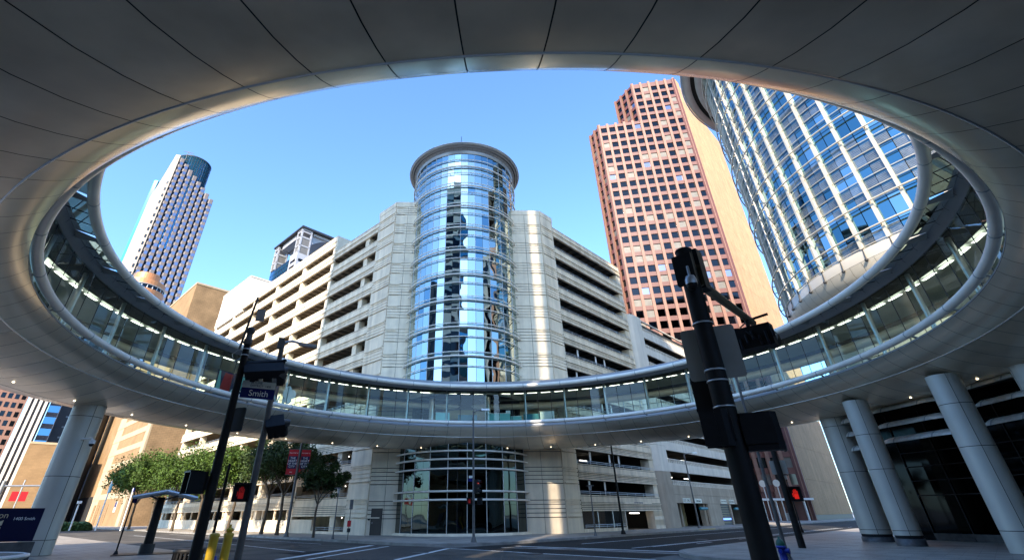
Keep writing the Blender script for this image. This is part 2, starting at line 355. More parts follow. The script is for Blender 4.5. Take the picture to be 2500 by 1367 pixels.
structure('yellow_kerb_paint', yk, 'yellow')
for i, (x, y, r, lb) in enumerate(((-3.0, 27.6, 0.42, 'round iron manhole cover in the crossing, nearer the left kerb'), (2.5, 26.2, 0.42, 'round iron manhole cover in the middle of the crossing'), (-11.5, 34.5, 0.38, 'round iron manhole cover in the left street lane'), (15.5, 38.5, 0.4, 'round iron manhole cover in the right street'))):
    o = thing('manhole_cover', lb, 'manhole cover', (x, y, 0), 'manhole covers in the road'); b = MB(); c = Vector((x, y, 0)); b.sweep(c, [(0, 0.012), (r - 0.05, 0.012), (r - 0.04, 0.005)], 0, 360, 24); b.build('lid', 'granite', o); b = MB(); b.sweep(c, [(r - 0.03, 0.004), (r - 0.02, 0.014), (r + 0.04, 0.014), (r + 0.06, 0.003)], 0, 360, 24); b.build('frame', 'dark', o)
pt_ = MB()
for a0, a1, b0, b1 in ((10.2, 12.6, 30, 36), (15.0, 18.5, 41, 47), (13.0, 15.5, 24.5, 27.0)): pt_.u, pt_.w = E1, E2; pt_.quad([(a0, b0, 0.0), (a1, b0, 0.0), (a1, b1, 0.0), (a0, b1, 0.0)])
structure('road_patch', pt_, 'asphalt2')

# ---------------------------------------------------------------- the round skywalk
sw = thing('round_skywalk', 'huge white ring-shaped glazed walkway hanging above the whole street crossing', 'skywalk', (RC.x, RC.y, 6.6))
NJ, NB, PH = 105, 35, -1.3
dJ, dB = 360 / NJ, 360 / NB
band1 = [(18.17, 7.92), (18.30, 7.74), (18.50, 7.56), (18.74, 7.40), (19.0, 7.262)]
band2 = [(19.0, 7.256), (19.4, 7.07), (19.9, 6.885), (20.5, 6.73), (21.2, 6.63), (21.9, 6.60)]
band3 = [(21.9, 6.60), (22.8, 6.66), (23.6, 6.84), (24.4, 7.15), (25.1, 7.62), (25.6, 8.2)]
hull = MB(); prnd = random.Random(11)
def panel(prof, t0, t1):
    """one curved hull panel with a small lip at every edge"""
    def inset(pr, e):
        (r0, z0), (r1, z1) = pr[0], pr[1]; L = math.hypot(r1 - r0, z1 - z0); a = (r0 + (r1 - r0) * e / L, z0 + (z1 - z0) * e / L)
        (r0, z0), (r1, z1) = pr[-1], pr[-2]; L = math.hypot(r1 - r0, z1 - z0); b = (r0 + (r1 - r0) * e / L, z0 + (z1 - z0) * e / L)
        return [a] + list(pr[1:-1]) + [b]
    pr = inset(prof, 0.008); g_ = math.degrees(0.011 / pr[0][0])
    hull.sweep(RC, pr, t0 + g_, t1 - g_, 3, 3 if prof is band1 else prnd.choice((0, 0, 1, 2)))
for k in range(NJ):
    t = PH + k * dJ
    for pr in (band1, band2): panel(pr, t, t + dJ)
    panel(band3, t, t + dJ)
hull.build('hull', ['hull', 'hull2', 'hull3', 'lip'], sw)
bk = MB(); bk.sweep(RC, [(r + 0.012, z + 0.03) for r, z in band1 + band2[1:] + band3[1:]], 0, 360, 210); bk.build('hull_backing', 'gap', sw)
t_ = MB(); t_.tube([rp(i * 360 / 210, 19.0, 7.262) for i in range(210)], 0.028, 6, closed=True, local=False); t_.build('hull_trim', 'seam', sw)
t_ = MB()
for k in range(0, NJ, 1):   # access panel edges
    pass
t_.sweep(RC, [(21.9, 6.592), (21.93, 6.592)], 0, 360, 210); t_.build('belly_joint', 'gap', sw)
# lower rail: a fat tube on brackets with the gutter lip behind it
t_ = MB()
for k in range(NB):
    t0 = PH + k * dB
    t_.tube([rp(t0 + dB * i / 6, 18.11, 8.26) for i in range(7)], 0.155, 12, local=False)
t_.build('lower_rail', 'tube', sw)
t_ = MB()
for k in range(NB):
    t0 = PH + k * dB
    t_ = MB(); t_.tube([rp(t0 - 0.08, 18.11, 8.26), rp(t0 + 0.08, 18.11, 8.26)], 0.162, 12, local=False)
    a, b = rp(t0, 18.11, 8.25), rp(t0, 18.5, 8.02); t_.tube([a, b], 0.05, 6, local=False)
    t_.build('rail_clamp', 'soffit', sw)
t_ = MB(); t_.sweep(RC, [(18.17, 7.925), (18.19, 8.0), (18.3, 8.02), (18.32, 8.0), (18.85, 8.0), (18.87, 8.24)], 0, 360, 210); t_.build('gutter', 'soffit', sw)
# glazing: thirty-five bays of inner glass, each of three panes
for k in range(NB):
    t0 = PH + k * dB; q = MB()
    for j in range(3):
        a, b = t0 + j * dJ + 0.04, t0 + (j + 1) * dJ - 0.04
        q.add([rp(a, 18.87, 8.24), rp(b, 18.87, 8.24), rp(b, 18.87, 11.02), rp(a, 18.87, 11.02)], [(0, 1, 2, 3)])
    o = q.build('glass_bay', 'ring_glass', sw)
    q = MB()
    for j in range(3): q.tube([rp(t0 + j * dJ, 18.875, 8.24), rp(t0 + j * dJ, 18.875, 11.02)], 0.022, 4, local=False)
    q.build('mullion', 'dark', o)
    q = MB(); q.tube([rp(t0, 19.25, 8.1), rp(t0, 19.25, 11.1)], 0.10, 10, local=False); q.build('post', 'steel', sw)
# fascia and roof edge with skylights between brackets
t_ = MB(); t_.sweep(RC, [(18.9, 11.02), (18.86, 11.03), (18.78, 11.12), (18.70, 11.22), (18.64, 11.34)], 0, 360, 210); t_.build('fascia', 'soffit', sw)
t_ = MB()
for k in range(NJ):
    t0 = PH + k * dJ
    g2 = 0.03; t_.sweep(RC, [(18.875, 11.015), (18.70, 11.215), (18.635, 11.34)], t0 - g2, t0 + g2, 1, sm=False)
t_.build('fascia_joint', 'gap', sw)
t_ = MB(); t_.sweep(RC, [(18.9, 10.99), (19.0, 11.0), (19.05, 11.06)], 0, 360, 210); t_.build('glass_head', 'gap', sw)
t_ = MB()
for k in range(NB):
    t0 = PH + k * dB
    t_.tube([rp(t0 + dB * i / 6, 17.68, 11.14) for i in range(7)], 0.18, 12, local=False)
t_.build('roof_rail', 'tube', sw)
for k in range(NB): t_ = MB(); t_.tube([rp(PH + k * dB - 0.07, 17.68, 11.14), rp(PH + k * dB + 0.07, 17.68, 11.14)], 0.187, 12, local=False); t_.build('roof_rail_joint', 'soffit', sw)
for k in range(NB):
    t0 = PH + k * dB
    w = 0.95
    b = MB()                                                       # a wedge of folded sheet: wide at the fascia, narrow at the rail
    p = [rp(t0 - w, 18.63, 11.34), rp(t0 + w, 18.63, 11.34), rp(t0 + 0.35, 17.8, 11.16), rp(t0 - 0.35, 17.8, 11.16), rp(t0, 18.62, 11.14), rp(t0, 17.8, 11.07)]
    b.add(p, [(0, 4, 5, 3), (4, 1, 2, 5), (0, 1, 4), (3, 5, 2), (1, 0, 3, 2)]); b.build('bracket', 'soffit', sw)
    s = MB(); s.sweep(RC, [(18.63, 11.345), (17.8, 11.19)], t0 + w * 0.9, t0 + dB - w * 0.9, 4, sm=False)
    o = s.build('skylight', 'sky_glass', sw)
    f = MB()
    for u in (0.36, 0.64): f.tube([rp(t0 + dB * u, 18.63, 11.35), rp(t0 + dB * u, 17.8, 11.2)], 0.025, 4, local=False)
    f.build('glazing_bar', 'dark', o)
t_ = MB(); t_.sweep(RC, [(18.62, 11.36), (18.9, 11.75), (20, 12.1), (22, 12.3), (24, 12.1), (25.3, 11.4), (25.4, 11.05)], 0, 360, 140); t_.build('roof', 'soffit', sw)
# inside: floor, ceiling with light strips, outer glass, a fat duct under the ceiling
t_ = MB(); t_.sweep(RC, [(25.6, 8.2), (18.87, 8.23)], 0, 360, 140, sm=False); t_.build('floor_slab', 'floor', sw)
t_ = MB(); t_.sweep(RC, [(18.98, 11.06), (20.2, 11.10)], 0, 360, 140); t_.sweep(RC, [(23.0, 11.0), (25.4, 11.0)], 0, 360, 140); t_.build('ceiling', 'inner', sw)
t_ = MB(); t_.sweep(RC, [(20.2, 11.10), (20.4, 11.25), (22.6, 11.3), (23.0, 11.0)], 0, 360, 140); t_.build('light_cove', 'ceil', sw)
t_ = MB()
for k in range(NJ):
    t0 = PH + k * dJ; t_.sweep(RC, [(20.45, 11.12), (20.62, 11.12)], t0 + 0.5, t0 + dJ - 0.5, 2, sm=False)
t_.build('strip_light', 'strip', sw)
t_ = MB(); t_.tube([rp(i * 360 / 140, 22.9, 10.45) for i in range(140)], 0.27, 10, closed=True, local=False); t_.build('duct', 'tube', sw)
t_ = MB(); t_.sweep(RC, [(25.45, 8.2), (25.45, 11.05)], 0, 360, 105, sm=False); t_.build('outer_glass', 'outer_pane', sw)
t_ = MB()
for k in range(NJ): t_.tube([rp(PH + k * dJ, 25.44, 8.2), rp(PH + k * dJ, 25.44, 11.05)], 0.03, 4, local=False)
for z in (9.0, 10.2): t_.sweep(RC, [(25.42, z), (25.42, z + 0.05)], 0, 360, 105)
t_.build('outer_mullion', 'steel', sw)
for k in range(NB):
    t0 = PH + (k + 0.5) * dB; d = MB(); d.sweep(rp(t0, 21.2), [(0.0, 6.612), (0.03, 6.612), (0.04, 6.60), (0.05, 6.62)], 0, 360, 10); d.build('downlight', 'down', sw)

# the round columns that carry it
def column(az, d, r, ztop, label, joints, base=None):
    p = pol(az, d); c = thing('skywalk_column', label, 'column', p, 'round columns under the skywalk')
    m = MB(); zz = [0.15 + (base or 0)] + joints + [ztop]
    for z0, z1 in zip(zz, zz[1:]):
        for h in range(4): m.sweep(p, [(r, z0 + 0.012), (r, z1 - 0.012)], h * 90 + 30 + 0.9, h * 90 + 120 - 0.9, 10)
    m.build('shaft', 'column', c)
    m = MB(); m.sweep(p, [(r - 0.03, 0.1), (r - 0.03, ztop)], 0, 360, 32); m.build('joint_core', 'gap', c)
    if base: m = MB(); m.sweep(p, [(r + 0.03, 0.1), (r + 0.03, 0.15 + base - 0.12), (r - 0.02, 0.15 + base - 0.12)], 0, 360, 32); m.build('plinth', 'granite', c)
    return c
L = column(-38.82, 32.6, 0.71, 6.75, 'pale round column at the left corner, beside the blue street sign', [0.75, 3.35, 6.1])
b = MB(); p = pol(-38.82, 32.6)
b.tube([p + Vector((0.6, -0.3, 4.9)), p + Vector((1.1, -0.35, 5.0)), p + Vector((1.2, -0.36, 4.9))], 0.05, 6, local=False); b.ball(p + Vector((1.2, -0.36, 4.75)), 0.14); 
cm = thing('security_camera', 'small dome camera on a bracket, on the left round column', 'camera', p + Vector((1.2, -0.36, 4.6)))
b = MB(); b.tube([p + Vector((0.55, -0.45, 5.0)), p + Vector((1.05, -0.45, 5.05)), p + Vector((1.15, -0.45, 4.95))], 0.045, 6, local=False); b.build('bracket', 'white', cm)
b = MB(); b.sweep(p + Vector((1.15, -0.45, 0)), [(0, 4.98), (0.13, 4.95), (0.14, 4.78)], 0, 360, 12); b.build('housing', 'white', cm)
b = MB(); b.ball(p + Vector((1.15, -0.45, 4.77)), 0.11); b.build('dome', 'black', cm)
column(35.83, 38.0, 0.74, 6.70, 'round column farthest back of the right-hand columns, nearest the pink building', [0.72, 3.6, 6.1], 0.35)
column(37.9, 33.9, 0.57, 6.86, 'second round column from the pink building, overlapping the one behind', [0.78, 3.45, 5.1], 0.42)
column(44.55, 29.9, 0.59, 6.86, 'tall round column standing alone before the dark lobby', [0.9, 3.9, 5.6], None)
column(50.0, 29.2, 0.70, 6.72, 'round column cut by the right edge of the picture', [0.9, 3.9, 5.7], None)
# curved sun louvres between those columns, three to a bay
def louvre(t0, t1, z, label, rr=21.5):
    o = thing('curved_louvre', label, 'louvre', rp((t0 + t1) / 2, rr, z), 'perforated louvres between the right columns')
    n = 14; mid = (t0 + t1) / 2
    prof = [(0.0, 0.0), (0.10, 0.15), (0.32, 0.27), (0.62, 0.33), (0.62, 0.28), (0.34, 0.22), (0.14, 0.11), (0.05, 0.0)]
    b = MB(); vs = []; k = len(prof)
    for i in range(n + 1):
        u = i / n; e = min(1, min(u, 1 - u) * 5.0); e = e ** 0.7
        vs += [rp(t0 + (t1 - t0) * u, rr + 0.62 - (0.62 - r) * e * 1.0 - 0.62 * e * 0 , z + h * (0.25 + 0.75 * e)) for r, h in prof]
    b.add(vs, [(i * k + j, i * k + (j + 1) % k, (i + 1) * k + (j + 1) % k, (i + 1) * k + j) for i in range(n) for j in range(k)], 0, False)
    b.build('blade', 'louvre', o)
    b = MB()
    for u in (0.28, 0.72): b.sweep(RC, [(rr - 0.01, z - 0.01), (rr + 0.09, z + 0.16), (rr + 0.32, z + 0.285)], t0 + (t1 - t0) * u - 0.09, t0 + (t1 - t0) * u + 0.09, 1)
    b.build('blade_rib', 'soffit', o)
for nm, (t0, t1), zs, in (('between the two columns nearest the pink building', (72.2, 77.0), (6.12, 5.39, 4.62)),
                          ('left of the tall lone column', (76.4, 89.4), (6.33, 5.53, 4.77)),
                          ('right of the tall lone column', (91.4, 101.0), (6.41, 5.63, 4.83))):
    for z, w in zip(zs, ('topmost', 'middle', 'lowest')): louvre(t0, t1, z, f'{w} curved perforated louvre {nm}')
# the dark lobby behind
lb = thing('dark_lobby', 'dark glazed ground floor lobby in deep shade behind the right columns', 'lobby', rp(95, 25.5))
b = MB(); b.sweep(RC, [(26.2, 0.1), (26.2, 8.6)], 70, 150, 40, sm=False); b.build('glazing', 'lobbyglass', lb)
for z in (2.35, 3.1, 3.85, 4.6): 
    b = MB(); b.sweep(RC, [(26.16, z), (26.1, z), (26.1, z + 0.05), (26.16, z + 0.05)], 72, 150, 40); b.build('transom', 'dark', lb)
for k in range(18):
    b = MB(); b.tube([rp(72 + 4.3 * k, 26.15, 0.1), rp(72 + 4.3 * k, 26.15, 6.8)], 0.04, 4, local=False); b.build('mullion', 'dark', lb)
b = MB(); b.sweep(RC, [(26.15, 0.15), (26.1, 0.5)], 72, 150, 40); b.build('base', 'granite', lb)
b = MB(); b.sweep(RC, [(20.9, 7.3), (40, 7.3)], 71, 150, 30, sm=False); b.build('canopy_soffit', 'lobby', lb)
b = MB(); b.sweep(RC, [(26.3, 0.1), (44, 0.1), (44, 8.8), (26.3, 8.6)], 71, 150, 24, sm=False); b.build('podium', 'beige', lb)
# furniture seen inside the walkway
def inside(name, label, cat, th, r, parts, group=None):
    p = rp(th, r, 8.23); o = thing(name, label, cat, p, group); u = (rp(th + 1, r) - rp(th, r)).normalized(); v = (RC - rp(th, r)).normalized(); v.z = 0
    for pn, m, boxes in parts:
        b = MB(p - UP * 8.23, u, v)
        for (a0, a1, b0, b1, c0, c1) in boxes: b.box(a0, a1, b0, b1, 8.23 + c0, 8.23 + c1)
        b.build(pn, m, o)
    return o
inside('reception_desk', 'teal glass reception desk inside the walkway above the lamp post', 'desk', 3.5, 19.55, [('front_panel', 'teal', [(-1.35, 0.5, 0.25, 0.3, 0, 0.95), (0.55, 1.45, 0.25, 0.3, 0, 0.7)]), ('desk_top', 'white', [(-1.4, 0.52, -0.25, 0.34, 0.96, 1.0)]), ('shelf', 'white', [(0.54, 1.48, -0.25, 0.33, 0.71, 0.75)])])
inside('monitor', 'small white screen standing on the teal reception desk', 'monitor', 4.4, 19.6, [('screen', 'white', [(-0.2, 0.2, 0, 0.05, 0.95, 1.25)]), ('stand', 'steel', [(-0.05, 0.05, 0, 0.08, 0.76, 0.95)])])
for th, w in ((-7.4, 'left of the reception desk, nearer the glass cabinet'), (-4.9, 'left of the reception desk, nearer the desk'), (9.6, 'right of the reception desk, nearer the desk'), (11.4, 'right of the reception desk, nearer the white cabinet')):
    inside('armchair', 'dark teal armchair in the walkway, ' + w, 'armchair', th, 19.5, [('seat', 'tealseat', [(-0.42, 0.42, -0.3, 0.3, 0.18, 0.42)]), ('backrest', 'tealseat', [(-0.42, 0.42, 0.18, 0.32, 0.42, 0.85)]), ('leg', 'steel', [(-0.38, -0.33, -0.2, -0.15, 0, 0.18)]), ('leg', 'steel', [(0.33, 0.38, -0.2, -0.15, 0, 0.18)])], 'armchairs in the walkway')
for th, m, l, nm in ((-12.6, 'teal', 'pale teal glass cabinet left of the walkway armchairs, beside a post', 'glass_cabinet'), (14.4, 'white', 'plain white cabinet in the walkway right of the armchairs', 'white_cabinet')):
    inside(nm, l, 'cabinet', th, 19.5, [('body', m, [(-0.6, 0.6, 0, 0.3, 0.02, 0.98)]), ('cabinet_top', 'white', [(-0.62, 0.62, -0.02, 0.33, 0.985, 1.02)]), ('plinth', 'dark', [(-0.55, 0.55, 0.03, 0.27, 0, 0.02)])])
# the mural banner with its back to the street
wb = thing('welcome_banner', 'dark welcome banner seen reversed through the walkway glass, with coloured shapes', 'banner', rp(-62, 19.3, 8.3))
b = MB(); b.sweep(RC, [(19.12, 8.3), (19.12, 9.85)], -69.5, -54.6, 10, sm=False); b.build('sheet', 'navyflag', wb)
def patch(t0, t1, z0, z1, m, nm='coloured_shape', s0=0, s1=0):
    b = MB(); b.add([rp(t0, 19.09, z0), rp(t1, 19.09, z0), rp(t1 + s1, 19.09, z1), rp(t0 + s0, 19.09, z1)], [(0, 1, 2, 3)]); b.build(nm, m, wb)
patch(-69.3, -68.0, 8.35, 9.8, 'teal', s0=0, s1=-0.9); patch(-68.4, -66.0, 8.5, 9.75, 'redflag', s0=0.6, s1=0.2); patch(-65.6, -63.8, 8.6, 9.8, 'teal', s0=1.2, s1=1.0); patch(-67.7, -66.6, 9.3, 9.8, 'signblue', s0=0.5, s1=0.3)
mp = rp(-59.8, 19.03); xd = (rp(-59.8, 19) - rp(-60.8, 19)).normalized()
text(wb, 'Welcome', 1.0, mp + UP * 8.72, -xd, UP, 'letter')
for i, (th, z, w) in enumerate(((-52.6, 9.35, 0.3), (-52.0, 8.95, 0.28), (-51.2, 9.38, 0.3), (-52.2, 9.7, 0.2))):
    b = MB(); c = rp(th, 19.1, z); u = (rp(th + 1, 19) - rp(th, 19)).normalized()
    b.add([c + u * w * cos(t) + UP * w * 1.1 * sin(t) for t in [2 * pi * j / 18 for j in range(18)]], [tuple(range(18))]); b.build('white_disc', 'letter', wb)
# ---------------------------------------------------------------- the glass corner drum
DC = pol(-1.85, 49.2); DR = 6.2
dt = thing('glass_corner_tower', 'cylindrical mirror glass stair tower with a wide disc roof on the far corner', 'tower', (DC.x, DC.y, 0))
NBAY = 24; dth = 360 / NBAY; FACE = 180 + 1.85                     # facing the crossing
def dp(th, r, z): t = R(th); return Vector((DC.x + r * sin(t), DC.y + r * cos(t), z))
thick = [37.05 - 2.83 * k for k in range(10)]                      # the fat rails, one to a storey
quads = []
for k, zt in enumerate(thick[:-1] + [thick[-1]]):
    zb = thick[k + 1] if k + 1 < len(thick) else 11.55
    rows = [(zt - 0.03, zt - 0.95, 1), (zt - 0.98, zb, 0)] if zb > 11.6 else [(zt - 0.03, 11.35, 1)]
    for (z1, z0, kind) in rows:
        for i in range(NBAY):
            c = FACE + (i + 0.5) * dth - 180
            dev = abs((c - FACE + 180) % 360 - 180)
            if dev > 118: continue
            for h in (0, 1):
                a = c - dth / 2 + h * dth / 2 + 0.12; b_ = a + dth / 2 - 0.24
                j = random.uniform(-0.006, 0.006)
                quads.append(([dp(b_, DR + j, z0), dp(a, DR - j, z0), dp(a, DR - j, z1), dp(b_, DR + j, z1)], 0 if random.random() > 0.07 else 1))
for z0, z1 in ((37.1, 38.0), (38.05, 39.05)):
    for i in range(NBAY):
        c = FACE + (i + 0.5) * dth - 180
        if abs((c - FACE + 180) % 360 - 180) > 118: continue
        for h in (0, 1):
            a = c - dth / 2 + h * dth / 2 + 0.12; b_ = a + dth / 2 - 0.24
            quads.append(([dp(b_, DR, z0), dp(a, DR, z0), dp(a, DR, z1), dp(b_, DR, z1)], 1 if z0 > 38 else 0))
windows(dt, quads, ['drum_glass', 'drum_dark'])
b = MB(); b.sweep(DC, [(DR - 0.05, 11.2), (DR - 0.05, 39.2)], FACE - 125, FACE + 125, 60); b.build('core_wall', 'gap', dt)
b = MB()
for i in range(NBAY + 1):
    c = FACE + i * dth - 180
    if abs((c - FACE + 180) % 360 - 180) > 120: continue
    b.tube([dp(c, DR + 0.01, 11.3), dp(c, DR + 0.01, 39.1)], 0.028, 4, local=False)
b.build('mullion', 'steel', dt)
def ringrail(z, rad, r, name='ring_rail', t0=FACE - 112, t1=FACE + 112, zz=None):
    b = MB(); b.tube([dp(t0 + (t1 - t0) * i / 60, DR + rad, z) for i in range(61)], r, 8, local=False)
    for i in range(19):
        t = t0 + (t1 - t0) * (i + 0.5) / 19; b.tube([dp(t, DR, z), dp(t, DR + rad, z)], 0.03, 4, local=False)
    return b.build(name, 'tube', dt)
for zt in thick:
    ringrail(zt, 0.24, 0.085)
    if zt > 12.5: ringrail(zt - 0.95, 0.22, 0.045, 'thin_rail'); ringrail(zt - 2.42, 0.22, 0.045, 'thin_rail')
ringrail(38.1, 0.16, 0.05, 'thin_rail')
b = MB(); b.sweep(DC, [(DR + 0.02, 11.0), (DR + 0.35, 11.05), (DR + 0.38, 11.35), (DR + 0.02, 11.4)], FACE - 115, FACE + 115, 60); b.build('sill_band', 'white', dt)
# disc roof with dark slots under the brim
cap = MB(); cap.sweep(DC, [(6.24, 39.1), (6.34, 39.32), (6.36, 39.5)], 0, 360, 72, 0); cap.sweep(DC, [(6.36, 39.52), (6.62, 39.66)], 0, 360, 72, 0)
cap.sweep(DC, [(6.62, 39.8), (6.74, 39.86)], 0, 360, 72, 1); cap.sweep(DC, [(6.74, 39.72), (6.92, 39.80)], 0, 360, 72, 0); cap.sweep(DC, [(6.92, 39.95), (7.0, 39.98)], 0, 360, 72, 1)
cap.sweep(DC, [(7.0, 39.86), (7.12, 39.92), (7.16, 40.06), (7.12, 40.2), (6.6, 40.5), (3, 40.9), (0.0, 41.0)], 0, 360, 72, 0)
cap.build('disc_roof', ['soffit', 'gap'], dt)
b = MB()
for i in range(72): b.tube([dp(i * 5, 6.37, 39.512), dp(i * 5, 6.62, 39.65)], 0.012, 3, local=False); b.tube([dp(i * 5, 7.0, 39.85), dp(i * 5, 7.13, 39.93)], 0.012, 3, local=False)
b.build('brim_joint', 'gap', dt)
b = MB(); b.tube([dp(i * 5, 7.19, 40.08) for i in range(72)], 0.05, 6, closed=True, local=False); b.build('brim_rail', 'steel', dt)
for th, z in ((FACE, 42.1), (FACE - 62, 41.0), (FACE + 66, 41.0)):
    b = MB(); b.tube([dp(th, 6.4, 40.4), dp(th, 6.4, z - 0.4)], 0.03, 4, local=False); b.build('mast', 'dark', dt)
# lobby under the walkway
quads = []
for i in range(NBAY):
    c = FACE + i * dth - 180
    if abs((c - FACE + 180) % 360 - 180) > 112: continue
    for z0, z1 in ((0.32, 2.30), (2.32, 2.64), (2.68, 3.25), (3.29, 4.92), (4.95, 5.63), (5.67, 7.4)):
        a, b_ = c - dth / 2 + 0.15, c + dth / 2 - 0.15
        quads.append(([dp(b_, DR, z0), dp(a, DR, z0), dp(a, DR, z1), dp(b_, DR, z1)], 0))
windows(dt, quads, ['drum_low'], 'lobby_window')
b = MB(); b.sweep(DC, [(DR - 0.05, 0.2), (DR - 0.05, 8.22)], FACE - 125, FACE + 125, 60); b.build('lobby_wall', 'gap', dt)
b = MB()
for i in range(NBAY):
    c = FACE + i * dth - 180 - dth / 2
    if abs((c - FACE + 180) % 360 - 180) > 116: continue
    b.tube([dp(c, DR + 0.02, 0.3), dp(c, DR + 0.02, 7.4)], 0.035, 4, local=False)
b.build('lobby_mullion', 'steel', dt)
for z in (2.66, 3.27, 4.93, 5.65, 6.28): ringrail(z, 0.22, 0.075, 'ring_rail', FACE - 100, FACE + 100)
b = MB(); b.sweep(DC, [(DR + 0.32, 0.1), (DR + 0.32, 0.28), (DR + 0.22, 0.33), (DR - 0.05, 0.33)], FACE - 118, FACE + 118, 60); b.build('plinth', 'precast2', dt)
b = MB(); b.sweep(DC, [(0.0, 8.2), (6.2, 8.2)], 0, 360, 40); b.sweep(DC, [(0.0, 11.12), (6.2, 11.12)], 0, 360, 40, 1); b.build('upper_lobby', ['floor', 'inner'], dt)
b = MB(); b.sweep(DC, [(3.4, 8.2), (3.4, 11.1)], 0, 360, 40); b.build('lobby_core', 'inner', dt)
b = MB(); b.sweep(DC, [(3.38, 9.3), (3.42, 9.3), (3.42, 10.1), (3.38, 10.1)], FACE - 100, FACE + 100, 40); b.build('wall_band', 'ochre', dt)
for s in (-1, 1):
    b = MB(); b.tube([dp(FACE + s * 32, 4.9, 8.2), dp(FACE + s * 32, 4.9, 11.1)], 0.28, 12, local=False); b.build('lobby_column', 'steel', dt)
text(dt, '1401', 0.3, dp(FACE + 43, DR + 0.05, 3.0), (dp(FACE + 42, DR, 0) - dp(FACE + 44, DR, 0)), UP)

# ---------------------------------------------------------------- the stone parking garage behind it
CL = Vector((-9.75, 46.59, 0)); CR = Vector((7.6, 46.99, 0))
gar = thing('parking_garage', 'stone clad parking garage with open decks behind the glass corner tower', 'garage', (CL + CR) / 2 + Vector((0, 6, 0)))
WL = dict(o=CL, u=E2, v=E1)                       # s along the left street, depth into the building
WR = dict(o=CR, u=E1, v=E2)
def courses(mb, s0, s1, z0, z1, pitch, d=0.0, bars=True, inset=0.035):
    """stone courses with recessed joints; every other one carries two short bars"""
    z = z0; i = 0
    while z < z1 - 0.05:
        t = min(z + pitch, z1)
        if i % 2 == 0: mb.box(s0, s1, d - inset, d + 0.1, z + 0.035, t - 0.03)
        else:
            h = (t - z) / 4
            for j in range(4): mb.box(s0, s1, d - inset * (1.0 if j % 2 else 0.72), d + 0.1, z + j * h + 0.03, z + (j + 1) * h - 0.025)
            if bars: mb.box(s0 + 0.08, s1 - 0.3, d - inset - 0.09, d, t - 0.12, t - 0.03); mb.box(s0 + 0.08, s1 - 0.3, d - inset - 0.09, d, z + 0.03, z + 0.12)
        z = t; i += 1
# corner piers: the faces square to the crossing and the returns along each street
FA = dict(o=CL, u=(Vector((-6.3, 46.75, 0)) - CL).normalized(), v=Vector((0.0, 1, 0)))
FB = dict(o=CR, u=(Vector((4.0, 46.85, 0)) - CR).normalized(), v=Vector((0.0, 1, 0)))
core = MB(); core.prism([(CL.x, CL.y + 0.1), (-6.0, 46.85), (-6.0, 58), (CL.x - 2.5, 52)], 0, 34.6); core.prism([(CR.x, CR.y + 0.1), (3.8, 46.95), (3.8, 58), (CR.x + 2.0, 52)], 0, 33.4)
core.build('pier_core', 'groove', gar)
m = MB(**FA); courses(m, 0.05, 1.42, 0.05, 34.0, 1.31); courses(m, 1.46, 3.4, 0.05, 34.0, 1.31, bars=False); m.box(0.02, 3.4, -0.06, 0.4, 34.0, 34.65)
m.build('corner_pier', 'precast2', gar, 'pale stone corner pier left of the glass tower')
m = MB(**FB); courses(m, 0.05, 1.9, 0.05, 32.8, 1.31); courses(m, 1.94, 3.6, 0.05, 32.8, 1.31, bars=False); m.box(0.02, 3.6, -0.06, 0.4, 32.8, 33.45)
m.build('corner_pier', 'precast2', gar, 'pale stone corner pier right of the glass tower')
m = MB(**WL); courses(m, 0.05, 3.45, 0.05, 34.0, 1.38); m.box(0.0, 3.5, -0.06, 0.5, 34.0, 34.65); m.box(0.1, 3.45, 0.06, 4, 0, 34.0); m.build('pier_return', 'precast', gar)
m = MB(**WR); courses(m, 0.05, 2.42, 0.05, 32.8, 1.31); m.box(0.0, 2.45, -0.06, 0.5, 32.8, 33.45); m.box(0.1, 2.42, 0.06, 4, 0, 32.8); m.build('pier_return', 'precast', gar)
def spandrel(F, s0, s1, z0, z1, name='spandrel', m='precast', proud=0.0, joints=()):
    b = MB(**F); h = z1 - z0; e = 0.012
    b.box(s0, s1, -0.05 - proud, 0.22, z0, z0 + h * 0.10)
    n = 3; a0 = z0 + h * 0.10; a1 = z0 + h * 0.42
    for j in range(n): b.box(s0 + e, s1 - e, 0.0 - proud - 0.012 * (j % 2), 0.22, a0 + (a1 - a0) * j / n + 0.05, a0 + (a1 - a0) * (j + 1) / n)
    b.box(s0, s1, -0.09 - proud, 0.22, a1 + 0.04, a1 + 0.13)
    ss = [s0] + [j for j in joints if s0 < j < s1] + [s1]
    for x0, x1 in zip(ss, ss[1:]): b.box(x0 + e, x1 - e, 0.0 - proud, 0.22, a1 + 0.17, z1 - 0.12)
    b.box(s0, s1, -0.03 - proud, 0.24, z1 - 0.075, z1)
    b.box(s0 + 0.01, s1 - 0.01, 0.05, 0.2, z0 + 0.01, z1 - 0.02, 1)
    b.build(name, [m, 'groove'], gar)
def rail(F, s0, s1, z, parent=None):
    b = MB(**F); 
    for h in (0.16, 0.30): b.tube([(s0, 0.06, z + h), (s1, 0.06, z + h)], 0.022, 5)
    n = max(2, int((s1 - s0) / 1.6))
    for i in range(n + 1): b.tube([(s0 + (s1 - s0) * i / n, 0.06, z), (s0 + (s1 - s0) * i / n, 0.06, z + 0.3)], 0.02, 4)
    b.build('railing', 'steel', gar)
def deck(F, s0, s1, z, depth=15, rib=1.35, m='concrete', name='deck'):
    b = MB(**F); b.box(s0, s1, 0.26, depth, z - 0.16, z)
    s = s0 + 0.5
    while s < s1 - 0.2: b.box(s, s + 0.22, 0.3, depth - 0.2, z - 0.52, z - 0.165); s += rib
    b.build(name, m, gar)
